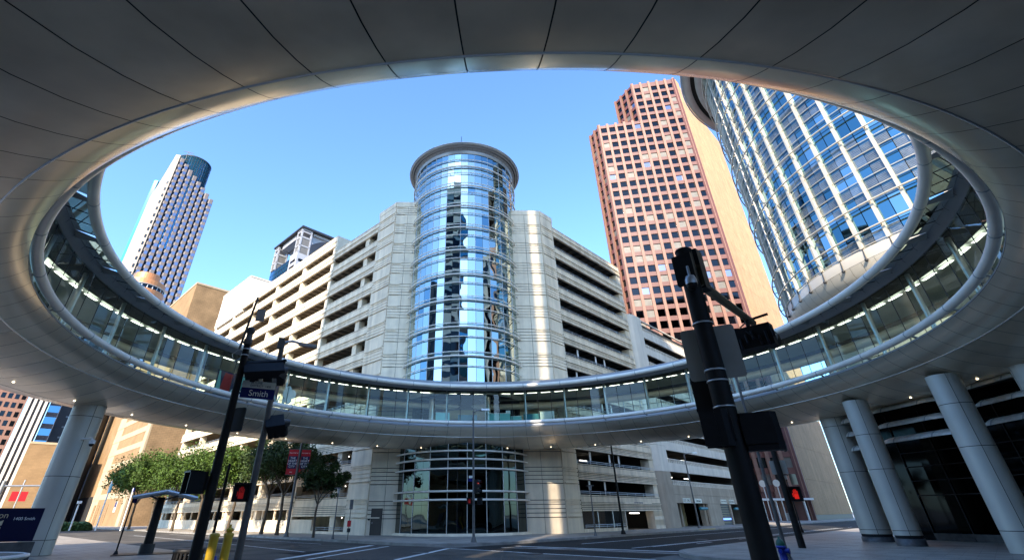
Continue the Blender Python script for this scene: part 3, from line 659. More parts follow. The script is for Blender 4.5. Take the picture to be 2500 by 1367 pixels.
# left wing: twelve levels near the pier
TOPL = [1.57 + 2.76 * k for k in range(12)]
for k, t in enumerate(TOPL):
    z1 = (TOPL[k + 1] - 1.20) if k < 11 else 33.3
    spandrel(WL, 3.5, 13.7, t, z1, joints=(6.1, 9.9))
    deck(WL, 3.5, 13.7, t + 0.55)
    b = MB(**WL); b.box(5.55, 6.35, 0.16, 0.9, t - 1.2, t + 0.05); b.build('pillar', 'precast', gar)
    if k < 6: rail(WL, 3.6, 13.6, t - 1.2)
    if k in (0, 1, 2, 3): b = MB(**WL); b.tube([(7.6, 2.2, t - 0.12), (8.9, 2.2, t - 0.12)], 0.05, 6); b.build('strip_lamp', 'tube_light', gar)
b = MB(**WL); b.box(3.5, 9.4, -0.02, 0.25, 0.1, 0.36); b.build('base_wall', 'precast', gar); b = MB(**WL); b.box(9.42, 13.7, -0.02, 0.25, 0.1, 1.3); b.build('base_wall', 'precast', gar)
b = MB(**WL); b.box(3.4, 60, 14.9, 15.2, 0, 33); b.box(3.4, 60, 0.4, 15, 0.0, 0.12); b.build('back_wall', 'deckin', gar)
# left wing: the far, sunlit part, two metres taller
FT = 35.75; tops = [FT] + [32.95 - 2.68 * k for k in range(12)]
cols_s = [14.0, 22.9, 31.9, 40.8, 49.8, 58.9]
for k, t in enumerate(tops):
    h = 1.6 if k == 0 else 1.27
    if t - h < 0.6: continue
    spandrel(WL, 13.75, 60, t - h, t, 'spandrel', 'precast2', 0.04, joints=(22.9, 31.9, 40.8, 49.8))
    deck(WL, 13.8, 60, t - h + 0.6, 14)
    nz = tops[k + 1] if k + 1 < len(tops) else 0
    for s in cols_s:
        b = MB(**WL); b.box(s, s + 0.75, 0.1, 0.85, nz - 0.02, t - h + 0.02); b.build('pillar', 'precast2', gar)
    if k > 7: rail(WL, 13.8, 60, nz)
b = MB(**WL); b.box(13.75, 60, -0.03, 0.3, 0.05, 1.25); 
for s in range(15, 60, 3): b.box(s, s + 0.16, 0.02, 0.2, 1.25, 2.2)
b.build('base_wall', 'precast2', gar)
b = MB(**WL); b.box(13.72, 14.1, -0.02, 15, 33.4, FT); b.box(13.75, 60, 14.3, 14.6, 0, FT); b.box(59.7, 60.05, 0.2, 15, 0, FT - 0.05); b.build('end_wall', 'precast2', gar)
b = MB(**WL); b.box(46.3, 59.9, 0.02, 13, 33.8, 40.75); b.box(46.2, 60.0, -0.04, 13.1, 40.75, 41.0); b.build('stair_penthouse', 'cream', gar)
b = MB(**WL); b.box(46.27, 46.33, 2.6, 5.2, 35.6, 38.4); b.build('penthouse_door', 'soffit', gar)
# right wing: eleven levels
SILL = [3.13 + 2.62 * k for k in range(11)]
for k, s_ in enumerate(SILL):
    spandrel(WR, 2.5, 18.3, s_ - 1.36 if k else 1.82, s_, joints=(5.2, 8.0, 10.8, 13.6))
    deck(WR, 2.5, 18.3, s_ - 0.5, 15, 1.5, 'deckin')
    rail(WR, 2.6, 18.2, s_)
    z1 = (SILL[k + 1] - 1.36) if k < 10 else 30.9
    b = MB(**WR); b.box(17.5, 18.5, 0.14, 1.2, s_ - 0.01, z1 + 0.01); b.build('pillar', 'precast2', gar)
    if k < 6:
        for s in ((5.3, 9.0, 10.9) if k % 2 else (4.6, 7.4)):
            b = MB(**WR); b.box(s, s + 0.30, 0.35, 0.40, s_ + 0.45, s_ + 1.22); b.tube([(s + 0.15, 0.38, s_), (s + 0.15, 0.38, s_ + 0.5)], 0.04, 5); b.build('clearance_post', 'white', gar)
    if k in (0, 1, 2):
        for s in (3.4, 6.6, 9.8):
            if k == 1 or s == 6.6: b = MB(**WR); b.tube([(s, 4.5, z1 - 0.25), (s + 1.5, 4.5, z1 - 0.25)], 0.05, 6); b.build('strip_lamp', 'tube_light', gar)
spandrel(WR, 2.5, 18.3, 30.9, 32.2, joints=(5.2, 8.0, 10.8, 13.6)); deck(WR, 2.5, 18.3, 31.6, 15, 1.5, 'deckin')
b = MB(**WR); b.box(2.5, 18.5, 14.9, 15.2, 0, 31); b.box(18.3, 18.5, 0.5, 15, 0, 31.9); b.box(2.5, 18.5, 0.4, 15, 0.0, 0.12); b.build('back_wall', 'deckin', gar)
b = MB(**WR); b.box(2.5, 10.2, -0.02, 0.25, 0.1, 0.42); b.build('base_wall', 'precast', gar); b = MB(**WR); courses(b, 16.25, 18.5, 0.1, 1.8, 0.42, bars=False); b.box(16.25, 18.5, 0.05, 0.9, 0.1, 1.8); b.build('base_wall', 'precast', gar); b = MB(**WR); b.box(10.1, 10.25, 0.0, 0.6, 0.1, 1.85); b.build('door_jamb', 'precast', gar)
b = MB(**WR); b.box(10.25, 16.2, -0.03, 0.2, 2.42, 2.62); b.build('entrance_lintel', 'precast2', gar)
b = MB(**WR); 
for s in (5.2, 7.9): b.box(s, s + 0.08, 0.1, 0.18, 0.42, 1.82)
b.build('window_mullion', 'steel', gar)
b = MB(**WR)
for i in range(54): b.box(3.0 + i * 0.13, 3.02 + i * 0.13, 0.3, 0.33, 0.45, 1.8)
b.build('grille', 'dark', gar); rail(WR, 2.9, 10.2, 0.42)
b = MB(**WR); b.box(10.4, 16.1, 0.8, 0.84, 2.0, 2.2); b.build('height_bar', 'white', gar, 'white bar hung across the garage entrance')
b = MB(**WR); b.tube([(13.6, 1.4, 1.62), (15.6, 1.4, 1.62)], 0.05, 6); b.build('strip_lamp', 'tube_light', gar)
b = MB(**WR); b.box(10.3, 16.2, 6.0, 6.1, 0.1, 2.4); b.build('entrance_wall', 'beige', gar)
text(gar, 'VISITOR PARKING', 0.24, WR['o'] + E1 * 13.2 - E2 * 0.05 + UP * 2.53, E1, UP, 'signblue')
# the side door and its box
b = MB(**FA); b.box(0.42, 1.30, -0.06, 0.0, 0.16, 2.1); d = b.build('door', 'doorbrown', gar)
b = MB(**FA); b.box(0.38, 0.42, -0.075, 0, 0.16, 2.14); b.box(1.30, 1.34, -0.075, 0, 0.16, 2.14); b.box(0.38, 1.34, -0.075, 0, 2.1, 2.14); b.build('door_frame', 'dark', d)
b = MB(**FA); b.box(0.50, 0.54, -0.11, -0.06, 1.0, 1.12); b.build('handle', 'steel', d)
b = MB(**FA); b.box(0.16, 0.30, -0.10, -0.03, 1.25, 1.45); b.build('intercom', 'black', gar)

# ---------------------------------------------------------------- the white garage next to it
wg = thing('white_garage', 'plain white concrete garage with baluster rows, right of the stone garage', 'garage', CR + E1 * 30 + E2 * 8)
pil = MB(**WR); n = 10
def bay(z0, z1, mi): 
    p = [(18.55, 3)] + [(18.55 + 0.9 - 0.9 * cos(pi / 2 * i / n), -0.35 + 0.9 - 0.9 * sin(pi / 2 * i / n)) for i in range(n + 1)] + [(21.6, -0.35), (21.6, 3)]
    pil.prism(p, z0, z1, mi)
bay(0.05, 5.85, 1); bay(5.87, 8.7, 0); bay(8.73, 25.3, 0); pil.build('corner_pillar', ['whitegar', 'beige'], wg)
L_ = 45.0; z = 4.55; k = 0
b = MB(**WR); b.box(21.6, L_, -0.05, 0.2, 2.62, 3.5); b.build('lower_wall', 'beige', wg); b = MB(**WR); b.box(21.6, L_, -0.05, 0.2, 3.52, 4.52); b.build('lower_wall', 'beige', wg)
while z < 24.9:
    b = MB(**WR)
    n = 46
    for i in range(n): s = 21.7 + (L_ - 21.8) * i / n; b.box(s, s + 0.17, 0.0, 0.14, z, z + 0.40)
    b.box(21.6, L_, -0.02, 0.16, z + 0.40, z + 0.48); b.box(21.6, L_, -0.02, 0.16, z - 0.06, z + 0.0)
    b.build('balustrade', 'whitegar', wg)
    sp = MB(**WR); 
    for s0, s1 in ((21.6, 29.4), (29.43, 37.2), (37.23, L_)): sp.box(s0, s1, -0.05, 0.2, z + 1.42, min(z + 2.33, 25.3) if z + 3 < 25.3 else 25.3)
    sp.build('spandrel', 'whitegar', wg)
    dk = MB(**WR); dk.box(21.6, L_, 0.25, 14, z - 0.3, z - 0.1); 
    for i in range(14): dk.box(22.5 + i * 1.6, 22.75 + i * 1.6, 0.25, 14, z - 0.62, z - 0.305)
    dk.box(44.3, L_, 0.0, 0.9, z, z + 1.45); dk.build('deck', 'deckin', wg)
    for s in ((30.2, 35.5) if k < 2 else ()): q = MB(**WR); q.tube([(s, 4, z + 1.3), (s + 1.3, 4, z + 1.3)], 0.05, 6); q.build('strip_lamp', 'tube_light', wg)
    z += 2.4; k += 1
b = MB(**WR); b.box(21.6, L_, 13.9, 14.2, 0, 25); b.box(L_ - 0.2, L_ + 0.1, 0.3, 14, 0, 25.3); b.box(21.6, L_, 0.3, 14, 24.6, 24.9); b.box(18.6, L_, 0.4, 14, 0.0, 0.12); b.build('back_wall', 'deckin', wg)
for t5 in ((31.6, 35.8, -0.05, 0.25), (39.2, 39.7, -0.05, 0.25), (21.6, 22.5, -0.05, 0.25), (30.9, 31.57, 0.3, 0.9), (25.9, 26.3, 1.2, 4)): b = MB(**WR); b.box(*t5, 0.1, 2.6); b.build('ground_wall', 'beige', wg)
b = MB(**WR); b.box(26.4, 30.8, 2.8, 2.95, 0.1, 2.6); b.box(39.8, 44.9, 2.2, 2.35, 0.1, 2.6); b.build('entrance_wall', 'ochre', wg)
b = MB(**WR)
for i in range(9): b.box(35.85, 39.15, 0.05, 0.1, 0.2 + i * 0.27, 0.42 + i * 0.27)
gt = b.build('roller_gate', 'dark', wg)
b = MB(**WR); b.box(36.0, 38.9, 0.03, 0.045, 0.74, 0.95); b.build('lit_panel', 'blueglow', gt)
for s0, s1, tx, nm in ((24.2, 26.3, 'EXIT ONLY', 'exit'), (27.6, 29.7, 'Entrance', 'entrance'), (36.2, 38.2, 'DO NOT ENTER', 'no entry'), (39.3, 41.2, 'ENTRANCE', 'entrance')):
    b = MB(**WR); b.box(s0, s1, -0.12, -0.05, 2.66, 3.14); sg = b.build('sign_board', 'signwhite', wg)
    text(sg, tx, 0.40 if len(tx) < 10 else 0.26, CR + E1 * (s0 + s1) / 2 - E2 * 0.13 + UP * 2.9, E1, UP, 'letterdark')
for s in (28.2, 40.2):
    b = MB(**WR); b.tube([(s, -0.3, 2.05), (s + 2.2, -0.3, 2.05)], 0.16, 8); b.build('entrance_tube', 'tealseat', wg)
# ---------------------------------------------------------------- the big round glass tower on the right
BC = Vector((56.61, 44.01, 0)); BR = 20.95
bw = thing('round_glass_tower', 'huge cylindrical office tower wrapped in white fins and rails, right of the street', 'tower', BC)
def bp(th, r, z): t = R(th); return Vector((BC.x + r * sin(t), BC.y + r * cos(t), z))
ZS = [23.0, 24.25, 26.7, 27.95, 29.15, 30.4, 31.65, 32.85, 34.0, 36.45, 37.6, 38.85, 40.05, 41.2, 42.3, 44.75, 45.95, 47.15, 48.35, 49.55, 50.75, 53.2, 54.4, 55.6, 56.8, 58.0, 59.2, 61.7, 63.0]
VIS = {24.25, 34.0, 42.3, 50.75, 59.2}
FD = 360 / 54; F0 = -92.3; K0, K1 = -8, 9
quads = []; mesh_q = []; brn = random.Random(5)
for k in range(K0, K1):
    t0 = F0 + k * FD
    for z0, z1 in zip(ZS, ZS[1:]):
        n = 2
        for h in range(n):
            a = t0 + FD * h / n + 0.1; b_ = a + FD / n - 0.2
            q = [bp(b_, BR - 0.18, z0 + 0.04), bp(a, BR - 0.18, z0 + 0.04), bp(a, BR - 0.18, z1 - 0.04), bp(b_, BR - 0.18, z1 - 0.04)]
            r_ = brn.random(); quads.append((q, 0 if r_ < 0.6 else (1 if r_ < 0.8 else 2)))
            if z0 not in VIS: mesh_q.append((t0, z0, z1, h))
windows(bw, quads, ['bowl_glass', 'bowl_pale', 'bowl_teal'])
# wire mesh screens in front of the spandrel panes: real bars
scr = MB()
rnd = random.Random(3)
for t0, z0, z1, h in mesh_q:
    if rnd.random() < 0.30: continue
    a = t0 + FD * h / 2 + 0.15; b_ = a + FD / 2 - 0.3
    for i in range(13):
        t = a + (b_ - a) * i / 12; dt_ = 0.045
        scr.add([bp(t + dt_, BR - 0.08, z0 + 0.12), bp(t - dt_, BR - 0.08, z0 + 0.12), bp(t - dt_, BR - 0.08, z1 - 0.25), bp(t + dt_, BR - 0.08, z1 - 0.25)], [(0, 1, 2, 3)])
    for i in range(6):
        z = z0 + 0.15 + (z1 - z0 - 0.4) * i / 5
        scr.add([bp(b_, BR - 0.085, z), bp(a, BR - 0.085, z), bp(a, BR - 0.085, z + 0.035), bp(b_, BR - 0.085, z + 0.035)], [(0, 1, 2, 3)])
scr.build('mesh_screen', 'bowl_mesh', bw)
b = MB(); b.sweep(BC, [(BR - 0.3, 21), (BR - 0.3, 63.5)], 0, 360, 108); b.build('core_wall', 'gap', bw)
for k in range(K0, K1 + 1):
    t = F0 + k * FD; b = MB(BC, Vector((cos(R(t)), -sin(R(t)), 0)), Vector((sin(R(t)), cos(R(t)), 0)))
    b.box(-0.135, 0.135, BR - 0.2, BR + 0.16, 22.9, 63.4); b.build('fin', 'bowl_white', bw)
    b = MB(); b.tube([bp(t, BR + 0.05, 23.0), bp(t, BR + 0.16, 21.8)], 0.05, 5, local=False); b.ball(bp(t, BR + 0.18, 21.75), 0.16); b.build('stud', 'dark', bw)
for z in ZS:
    big = z in VIS or (z in (26.7, 36.45, 44.75, 53.2, 61.7))
    b = MB(); b.tube([bp(F0 + (K0 + (K1 - K0) * i / 64) * FD, BR + (0.5 if big else 0.1), z) for i in range(65)], 0.085 if big else 0.045, 7, local=False)
    if big:
        for k in range(K0, K1): b.tube([bp(F0 + k * FD, BR, z), bp(F0 + k * FD, BR + 0.5, z)], 0.07, 5, local=False)
    b.build('hoop_rail' if big else 'sash_rail', 'bowl_white', bw)
b = MB(); b.sweep(BC, [(BR - 0.3, 23.0), (BR, 22.95), (BR + 0.06, 22.8), (BR + 0.06, 21.85)], -220, 40, 90); b.sweep(BC, [(BR + 0.06, 21.82), (BR - 0.1, 21.0), (BR - 0.6, 20.3), (BR - 1.4, 19.9)], -220, 40, 90); b.build('base_band', 'bowl_white', bw)
b = MB()
for k in range(2 * K0, 2 * K1):
    t = F0 + (k + 0.5) * FD / 2; b.sweep(BC, [(BR + 0.075, 21.84), (BR - 0.085, 21.0), (BR - 0.585, 20.28)], t - 0.03, t + 0.03, 1)
b.build('band_joint', 'gap', bw)
b = MB(); b.sweep(BC, [(BR - 1.4, 19.9), (BR - 2.0, 19.5), (BR - 2.0, 8)], -220, 40, 60); b.build('neck', 'bowl_white', bw)
b = MB(); b.sweep(BC, [(BR - 0.2, 63.3), (BR + 1.2, 63.4), (BR + 1.25, 63.7)], 0, 360, 108, 0); b.sweep(BC, [(BR + 1.25, 63.8), (BR + 1.9, 63.85)], 0, 360, 108, 1); b.sweep(BC, [(BR + 1.9, 63.7), (BR + 3.1, 63.9), (BR + 3.2, 64.4), (BR + 2, 65.2), (0, 66)], 0, 360, 108, 0)
b.build('disc_brim', ['soffit', 'gap'], bw)
b = MB(); b.tube([bp(i * 4, BR + 3.3, 64.0) for i in range(90)], 0.12, 6, closed=True, local=False); b.build('brim_rail', 'steel', bw)

# ---------------------------------------------------------------- the pink granite tower
PK = Vector((65.59, 106.2, 0)); PU = Vector((sin(R(-79.5)), cos(R(-79.5)), 0)); PV = Vector((-PU.y, PU.x, 0)) * -1
if PV.y < 0: PV = -PV
pk = thing('pink_granite_tower', 'tall pink granite office tower with vertical ribs and a stepped top', 'tower', PK)
FP = dict(o=PK, u=PU, v=PV)
HU, HL, FH = 126.0, 109.6, 3.13
P3 = lambda a, b_, c=0: PK + PU * a + PV * b_ + UP * c
m = MB(**FP)
d3 = PV                                           # the tower's plan: front face, two canted faces, blank ribbed side
cu = Vector((49.07, 116.3, 0)); cl_ = Vector((38.0, 115.8, 0))
def loc2(p): q = p - PK; return (q.dot(PU), q.dot(PV))
m.prism([(0.1, 0.35), (26.2, 0.35), loc2(cl_ + Vector((0.3, 0.1, 0))), loc2(cl_ * 1.18 + Vector((1, 0, 0))), (0, 34)], 0, HL - 0.3); m.prism([(0.1, 0.35), (13.1, 0.35), loc2(cu + Vector((0.3, 0.1, 0))), loc2(cu * 1.16 + Vector((1, 0, 0))), (0, 34)], HL - 0.3, HU - 0.4)
m.build('core', 'pink_span', pk)
quads = []
def facade(o, u, v, width, ncol, z_lo, z_hi, skip=lambda s, z: False):
    pier = MB(o, u, v); p = width / ncol; rows = {}
    for i in range(ncol + 1):
        s = i * p; zt = z_hi(s); pier.box(max(s - 0.36, -0.3), min(s + 0.36, width + 0.3), -0.35, 0.5, z_lo, zt + 0.3)
    for i in range(ncol):
        s0, s1 = i * p + 0.36, (i + 1) * p - 0.36; zt = min(z_hi(s0), z_hi(s1)); z = z_lo
        while z + FH <= zt + 0.1:
            rows.setdefault((z, z + 1.18), []).extend((s0, s1))
            pts = [o + u * x + v * 0.24 + UP * c for x, c in ((s0, z + 1.18), (s1, z + 1.18), (s1, z + FH), (s0, z + FH))]
            if u.cross(UP).dot(v) > 0: pts = pts[::-1]
            r_ = random.random(); quads.append((pts, 2 if r_ < 0.16 else (1 if r_ > 0.94 else 0))); z += FH
        rows.setdefault((z, zt), []).extend((s0, s1))
    pier.build('pier', 'pink_pier', pk)
    for (z0, z1), ss in rows.items():
        if z1 - z0 > 0.05: sp = MB(o, u, v); sp.box(min(ss), max(ss), 0.02, 0.5, z0, z1); sp.build('spandrel', 'pink_span', pk)
facade(PK, PU, PV, 26.3, 10, 5.2, lambda s: HU if s < 13.6 else HL)
def side(p, q, zlo, zhi, n):
    u = (q - p); w = u.length; u.normalize(); v = Vector((u.y, -u.x, 0))
    if v.dot(Vector((0.3, 1, 0))) < 0: v = -v
    facade(p, u, v, w, n, zlo, lambda s: zhi)
side(PK + PU * 13.25, cu, HL - 0.2, HU, 3); side(PK + PU * 26.4, cl_, 5.2, HL, 2)
quads = [(q if (q[1] - q[0]).cross(q[2] - q[1]).dot(CAM - q[0]) > 0 else q[::-1], mi) for q, mi in quads]
windows(pk, quads, ['far_glass', 'far_glass2', 'far_blind'])
rb = MB(PK, E1, -E2)                              # blank side of saw-tooth ribs
for i in range(34):
    s = i * 1.02; zt = 125.9 if s < 3 else (124.2 if s < 9 else 120.4)
    p0, p1, p2 = (s, -0.25), (s + 0.72, 0.42), (s + 1.0, 0.40)
    z = 1.1; 
    while z < zt:
        z2 = min(z + 6.3, zt); rb.prism([(s, 0.0), (s + 0.70, 0.62), (s + 0.98, 0.62), (s + 1.02, -0.4), (s, -0.4)], z, z2 - 0.05); z = z2
rb.build('ribbed_side', 'pink_blank', pk)
b = MB(PK, E1, -E2); b.box(-0.2, 34.8, -20, 0.0, 0, 119); b.box(-0.2, 8.9, -20, -0.1, 119, 123.5); b.box(-0.4, 0.0, -0.5, 0.5, 0.1, 125.9); b.build('side_core', 'pink_span', pk)
b = MB(PK, E1, -E2); b.box(0, 34.9, 0.0, 0.5, 0.05, 1.08); b.build('side_plinth', 'dark', pk)
for s in (0.0, 5.3, 10.5, 15.8, 21.0, 26.3): b = MB(**FP); b.box(s - 0.45, s + 0.45, -0.3, 0.6, 0.1, 5.2); b.build('street_pier', 'pink_pier', pk)
b = MB(**FP); b.box(0, 26.3, 2.2, 2.3, 0.1, 5.2); b.build('street_glazing', 'far_glass', pk)
b = MB(**FP); b.box(-0.2, 24, -2.2, 0.2, 3.6, 3.95); b.build('street_canopy', 'white', pk)
for s in (1.5, 4.0, 6.6, 9.0): b = MB(**FP); b.tube([(s, -1.6, 0.1), (s, -1.6, 3.6)], 0.2, 10); b.build('canopy_column', 'steel', pk)

# ---------------------------------------------------------------- the stepped hotel tower far left
TK = pol(-39.72, 260); TU = Vector((sin(R(50)), cos(R(50)), 0)); TV = Vector((-TU.y, TU.x, 0))
if TV.dot(TK) < 0: TV = -TV
tw = thing('stepped_tower', 'far tower of lilac window boxes with a stepped top and blue glass back', 'tower', TK)
NBT = 8; BWT = 22.4 / NBT; FT_ = 3.55; tops_t = [175.5 - 2.75 * i for i in range(NBT)]
body = MB(TK, TU, TV); quads = []
for i in range(NBT):
    s0 = i * BWT; s1 = s0 + BWT; zt = tops_t[i]
    # each bay: a projecting oriel of three faces
    a = [(s0 + 0.1, 0.75), (s0 + 0.95, 0.0), (s1 - 0.35, 0.0), (s1 - 0.1, 0.75)]
    body.prism(a + [(s1, 3), (s0, 3)], 20, zt)
    z = 22.0 + (FT_ / 2 if i % 2 else 0); 
    while z + 2.3 < zt - 0.4:
        for (p, q), mi in zip(zip(a, a[1:]), (1, 0, 2)):
            P_, Q_ = Vector((*p, 0)), Vector((*q, 0)); dd = (Q_ - P_).normalized(); nn = Vector((dd.y, -dd.x, 0)) * 0.05
            P2, Q2 = P_ + dd * 0.1 + nn, Q_ - dd * 0.1 + nn
            quads.append(([body.P(P2.x, P2.y, z), body.P(Q2.x, Q2.y, z), body.P(Q2.x, Q2.y, z + 1.75), body.P(P2.x, P2.y, z + 1.75)], mi))
        z += FT_
body.box(0, 22.3, 2.5, 20, 0, 154); body.build('wall', 'tower_grey', tw)
quads = [(q if (q[1] - q[0]).cross(q[2] - q[1]).dot(CAM - q[0]) > 0 else q[::-1], mi) for q, mi in quads]
windows(tw, quads, ['far_glass2', 'slate_glass', 'far_glass'])
SU = Vector((sin(R(-100)), cos(R(-100)), 0)); SV = Vector((-SU.y, SU.x, 0))
if SV.dot(TK) < 0: SV = -SV
b = MB(TK, SU, SV); b.box(0.05, 2.4, -0.1, 12, 0, 177.0); b.build('strip_wall', 'tower_strip', tw)
quads = []; z = 60.0
while z < 174: quads.append(([b.P(0.5, -0.14, z), b.P(1.6, -0.14, z), b.P(1.6, -0.14, z + 2.0), b.P(0.5, -0.14, z + 2.0)][::-1], 0)); z += 4.2
quads = [(q if (q[1] - q[0]).cross(q[2] - q[1]).dot(CAM - q[0]) > 0 else q[::-1], mi) for q, mi in quads]
windows(tw, quads, ['far_glass'], 'strip_window')
b = MB(TK, SU, SV)
P0, P1 = b.P(2.42, 0, 0), b.P(7.4, 1.5, 0)
w = MB(); w.add([P0, P1, P1 + UP * 148, P1.lerp(P0, 0.45) + UP * 160, P0 + UP * 177.2], [(0, 1, 2, 3, 4)]); 
back = P0 + SV * 10, P1 + SV * 8
w.add([P0 + UP * 177.2, P1.lerp(P0, 0.45) + UP * 160, P1 + UP * 148, back[1] + UP * 148, back[0] + UP * 177.2], [(0, 1, 2, 3, 4)]); w.add([P1, back[1], back[1] + UP * 148, P1 + UP * 148], [(0, 1, 2, 3)])
w.build('white_flank', 'tower_white', tw)
b = MB(TK, SU, SV); b.box(7.0, 8.7, 1.7, 16, 0, 159.5); b.build('blue_flank', 'blue_glass', tw)
cc = pol(-38.0, 269); b = MB(); b.sweep(cc, [(8.6, 120), (8.6, 180.0), (0.0, 180.0)], 0, 360, 48, sm=True); b.build('blue_drum', 'blue_glass', tw)
b = MB(); b.sweep(cc, [(8.64, 179.9), (8.75, 180.3), (0, 180.4)], 0, 360, 48); b.build('drum_rim', 'dark', tw)
b = MB()
for i in range(40): b.tube([cc + Vector((8.63 * cos(i * pi / 20), 8.63 * sin(i * pi / 20), 120)), cc + Vector((8.63 * cos(i * pi / 20), 8.63 * sin(i * pi / 20), 179.9))], 0.05, 4, local=False)
for j in range(17): b.sweep(cc, [(8.62, 122 + 3.4 * j), (8.66, 122 + 3.4 * j), (8.66, 122.14 + 3.4 * j)], 0, 360, 48)
b.build('drum_mullion', 'dark', tw)
b = MB(TK, SU, SV); b.tube([(-1.5, 3, 176), (-1.5, 3, 182.5)], 0.15, 5); b.tube([(-4.5, 3, 181.5), (1.0, 3, 182.5)], 0.15, 5); b.tube([(-3.5, 3, 180.5), (-1.5, 3, 182)], 0.1, 5); b.build('roof_crane', 'polegrey', tw)

# ---------------------------------------------------------------- the orange banded drum
oc = pol(-38.3, 176); od = thing('orange_drum_restaurant', 'orange clad round rooftop restaurant with a dark window band, before the far tower', 'building', oc)
b = MB(); b.sweep(oc, [(0, 70.6), (3.6, 70.5), (3.6, 67.6)], 0, 360, 36, sm=False); b.sweep(oc, [(5.0, 67.6), (5.9, 67.5), (5.9, 65.9)], 0, 360, 36, sm=False); b.sweep(oc, [(3.6, 67.6), (5.0, 67.6)], 0, 360, 36); b.sweep(oc, [(6.2, 64.4), (6.2, 61.6), (5.6, 61.0)], 0, 360, 36, sm=False); b.build('cladding', 'orange', od)
b = MB(); b.sweep(oc, [(5.75, 65.9), (5.75, 64.3)], 0, 360, 36, sm=False); b.build('window_band', 'far_glass', od)
b = MB()
for i in range(24): b.tube([oc + Vector((5.85 * cos(i * pi / 12), 5.85 * sin(i * pi / 12), 64.3)), oc + Vector((5.85 * cos(i * pi / 12), 5.85 * sin(i * pi / 12), 65.9))], 0.1, 4, local=False)
b.sweep(oc, [(5.9, 65.92), (6.25, 65.7), (5.9, 65.6)], 0, 360, 36); b.build('window_post', 'steel', od)
b = MB(); b.sweep(oc, [(5.6, 61.0), (4.6, 59.8), (3.4, 59.2), (3.4, 0)], 0, 360, 30); b.build('stem', 'dark', od)

# ---------------------------------------------------------------- the office block with an open portal top
pc = pol(-23.89, 200); po = thing('portal_top_tower', 'grey office tower whose open crown frames the sky, behind the garage', 'tower', pc)
FW = dict(o=pc, u=E2, v=E1)                       # left face runs along E2, right face along E1
b = MB(**FW); b.box(7.5, 28.3, 0.4, 30, 0, 104); b.box(0.3, 28, 5.5, 30, 0, 103.5); b.build('glass_body', 'blue_glass2', po)
b = MB(**FW); 
z = 60
while z < 103.5: b.box(7.5, 28.4, 0.3, 0.42, z, z + 0.9); z += 2.3
z = 0
for i in range(8): b.box(8.5 + i * 2.7, 8.7 + i * 2.7, 0.33, 0.43, 60, 104)
b.build('glass_band', 'blue_glass', po)
b = MB(**FW); b.box(0, 7.4, 0, 5.4, 0, 104.3); b.box(0, 7.4, 0, 0.4, 104.3, 105.2); b.build('corner_base', 'portal', po)
quads = []
for z in (97.2, 100.2, 93.6):
    quads.append(([b.P(1.2, -0.05, z), b.P(6.0, -0.05, z), b.P(6.0, -0.05, z + 1.4), b.P(1.2, -0.05, z + 1.4)], 0))
    quads.append(([b.P(-0.05, 0.8, z), b.P(-0.05, 4.8, z), b.P(-0.05, 4.8, z + 1.4), b.P(-0.05, 0.8, z + 1.4)], 0))
quads = [(q if (q[1] - q[0]).cross(q[2] - q[1]).dot(CAM - q[0]) > 0 else q[::-1], mi) for q, mi in quads]
windows(po, quads, ['far_glass'])
def leg(a0, a1, b0, b1, nm='crown_leg'):
    m = MB(**FW); w = 0.7
    for x in (a0, a1 - w):
        for y in (b0, b1 - w): m.box(x, x + w, y, y + w, 104.3, 117.2)
    for z in (108.0, 112.4, 115.4): m.box(a0, a1, b0, b1, z, z + 0.6)
    m.box(a0, a1, b0, b1, 116.6, 117.2); lg = m.build(nm, 'portal', po)
    m = MB(**FW); m.box(a0 + 0.2, a1 - 0.2, b0 + 0.2, b1 - 0.2, 104.4, 113.5); m.build('louvre_panel', 'portal2', lg)
leg(0, 4.6, 0, 5.2); leg(24.0, 28.3, 0, 5.2); leg(0, 4.6, 24, 29.5)
b = MB(**FW); b.box(-0.6, 29, -0.6, 30.2, 117.25, 118.0); b.box(-0.3, 28.7, -0.3, 29.9, 118.0, 118.5); b.build('crown_roof', 'dark', po)
b = MB(**FW); b.box(1.0, 27, 6.2, 23, 116.0, 117.2); b.box(8, 22, 1, 4.6, 114.6, 117.2)
n = 16                                             # hung vault between the legs
b.add([b.P(2.0 + 0, 5.4 + 18.5 * i / n, 117.2) for i in range(n + 1)] + [b.P(2.0, 5.4 + 18.5 * i / n, 110.6 + 5.2 * sin(pi * i / n)) for i in range(n + 1)], [(i, i + 1, n + 2 + i, n + 1 + i) for i in range(n)])
b.build('crown_vault', 'portal', po)

# ---------------------------------------------------------------- tan brick block along the left street
tn = thing('tan_brick_block', 'tan brick block with cream bands and slit vents, left of the garage', 'building', CL + E2 * 100)
b = MB(**WL); b.box(85.8, 112, 0, 40, 0, 52.5); b.build('wall', 'tan', tn)
b = MB(**WL); b.box(85.72, 85.8, 0.02, 60, 0, 52.5); b.build('side_wall', 'brown', tn, 'brown brick side wall facing the garage')
b = MB(**WL); b.box(85.6, 112.2, -0.12, 40, 52.5, 53.0); b.build('coping', 'tanband', tn)
b = MB(**WL); b.box(112, 142, 0.6, 40, 0, 40); b.build('lower_wing', 'tan', tn)
b = MB(**WL)
for z in (5.2, 8.4, 11.6, 14.8, 18.0, 21.2): b.box(88.3, 119, -0.06, 0.3, z, z + 1.15)
b.box(85.7, 88.25, -0.07, 0.3, 0.1, 24.0); b.build('band', 'tanband', tn)
b = MB(**WL); b.box(112, 119, 0.0, 0.6, 0.1, 24); b.build('return_wall', 'tanband', tn)
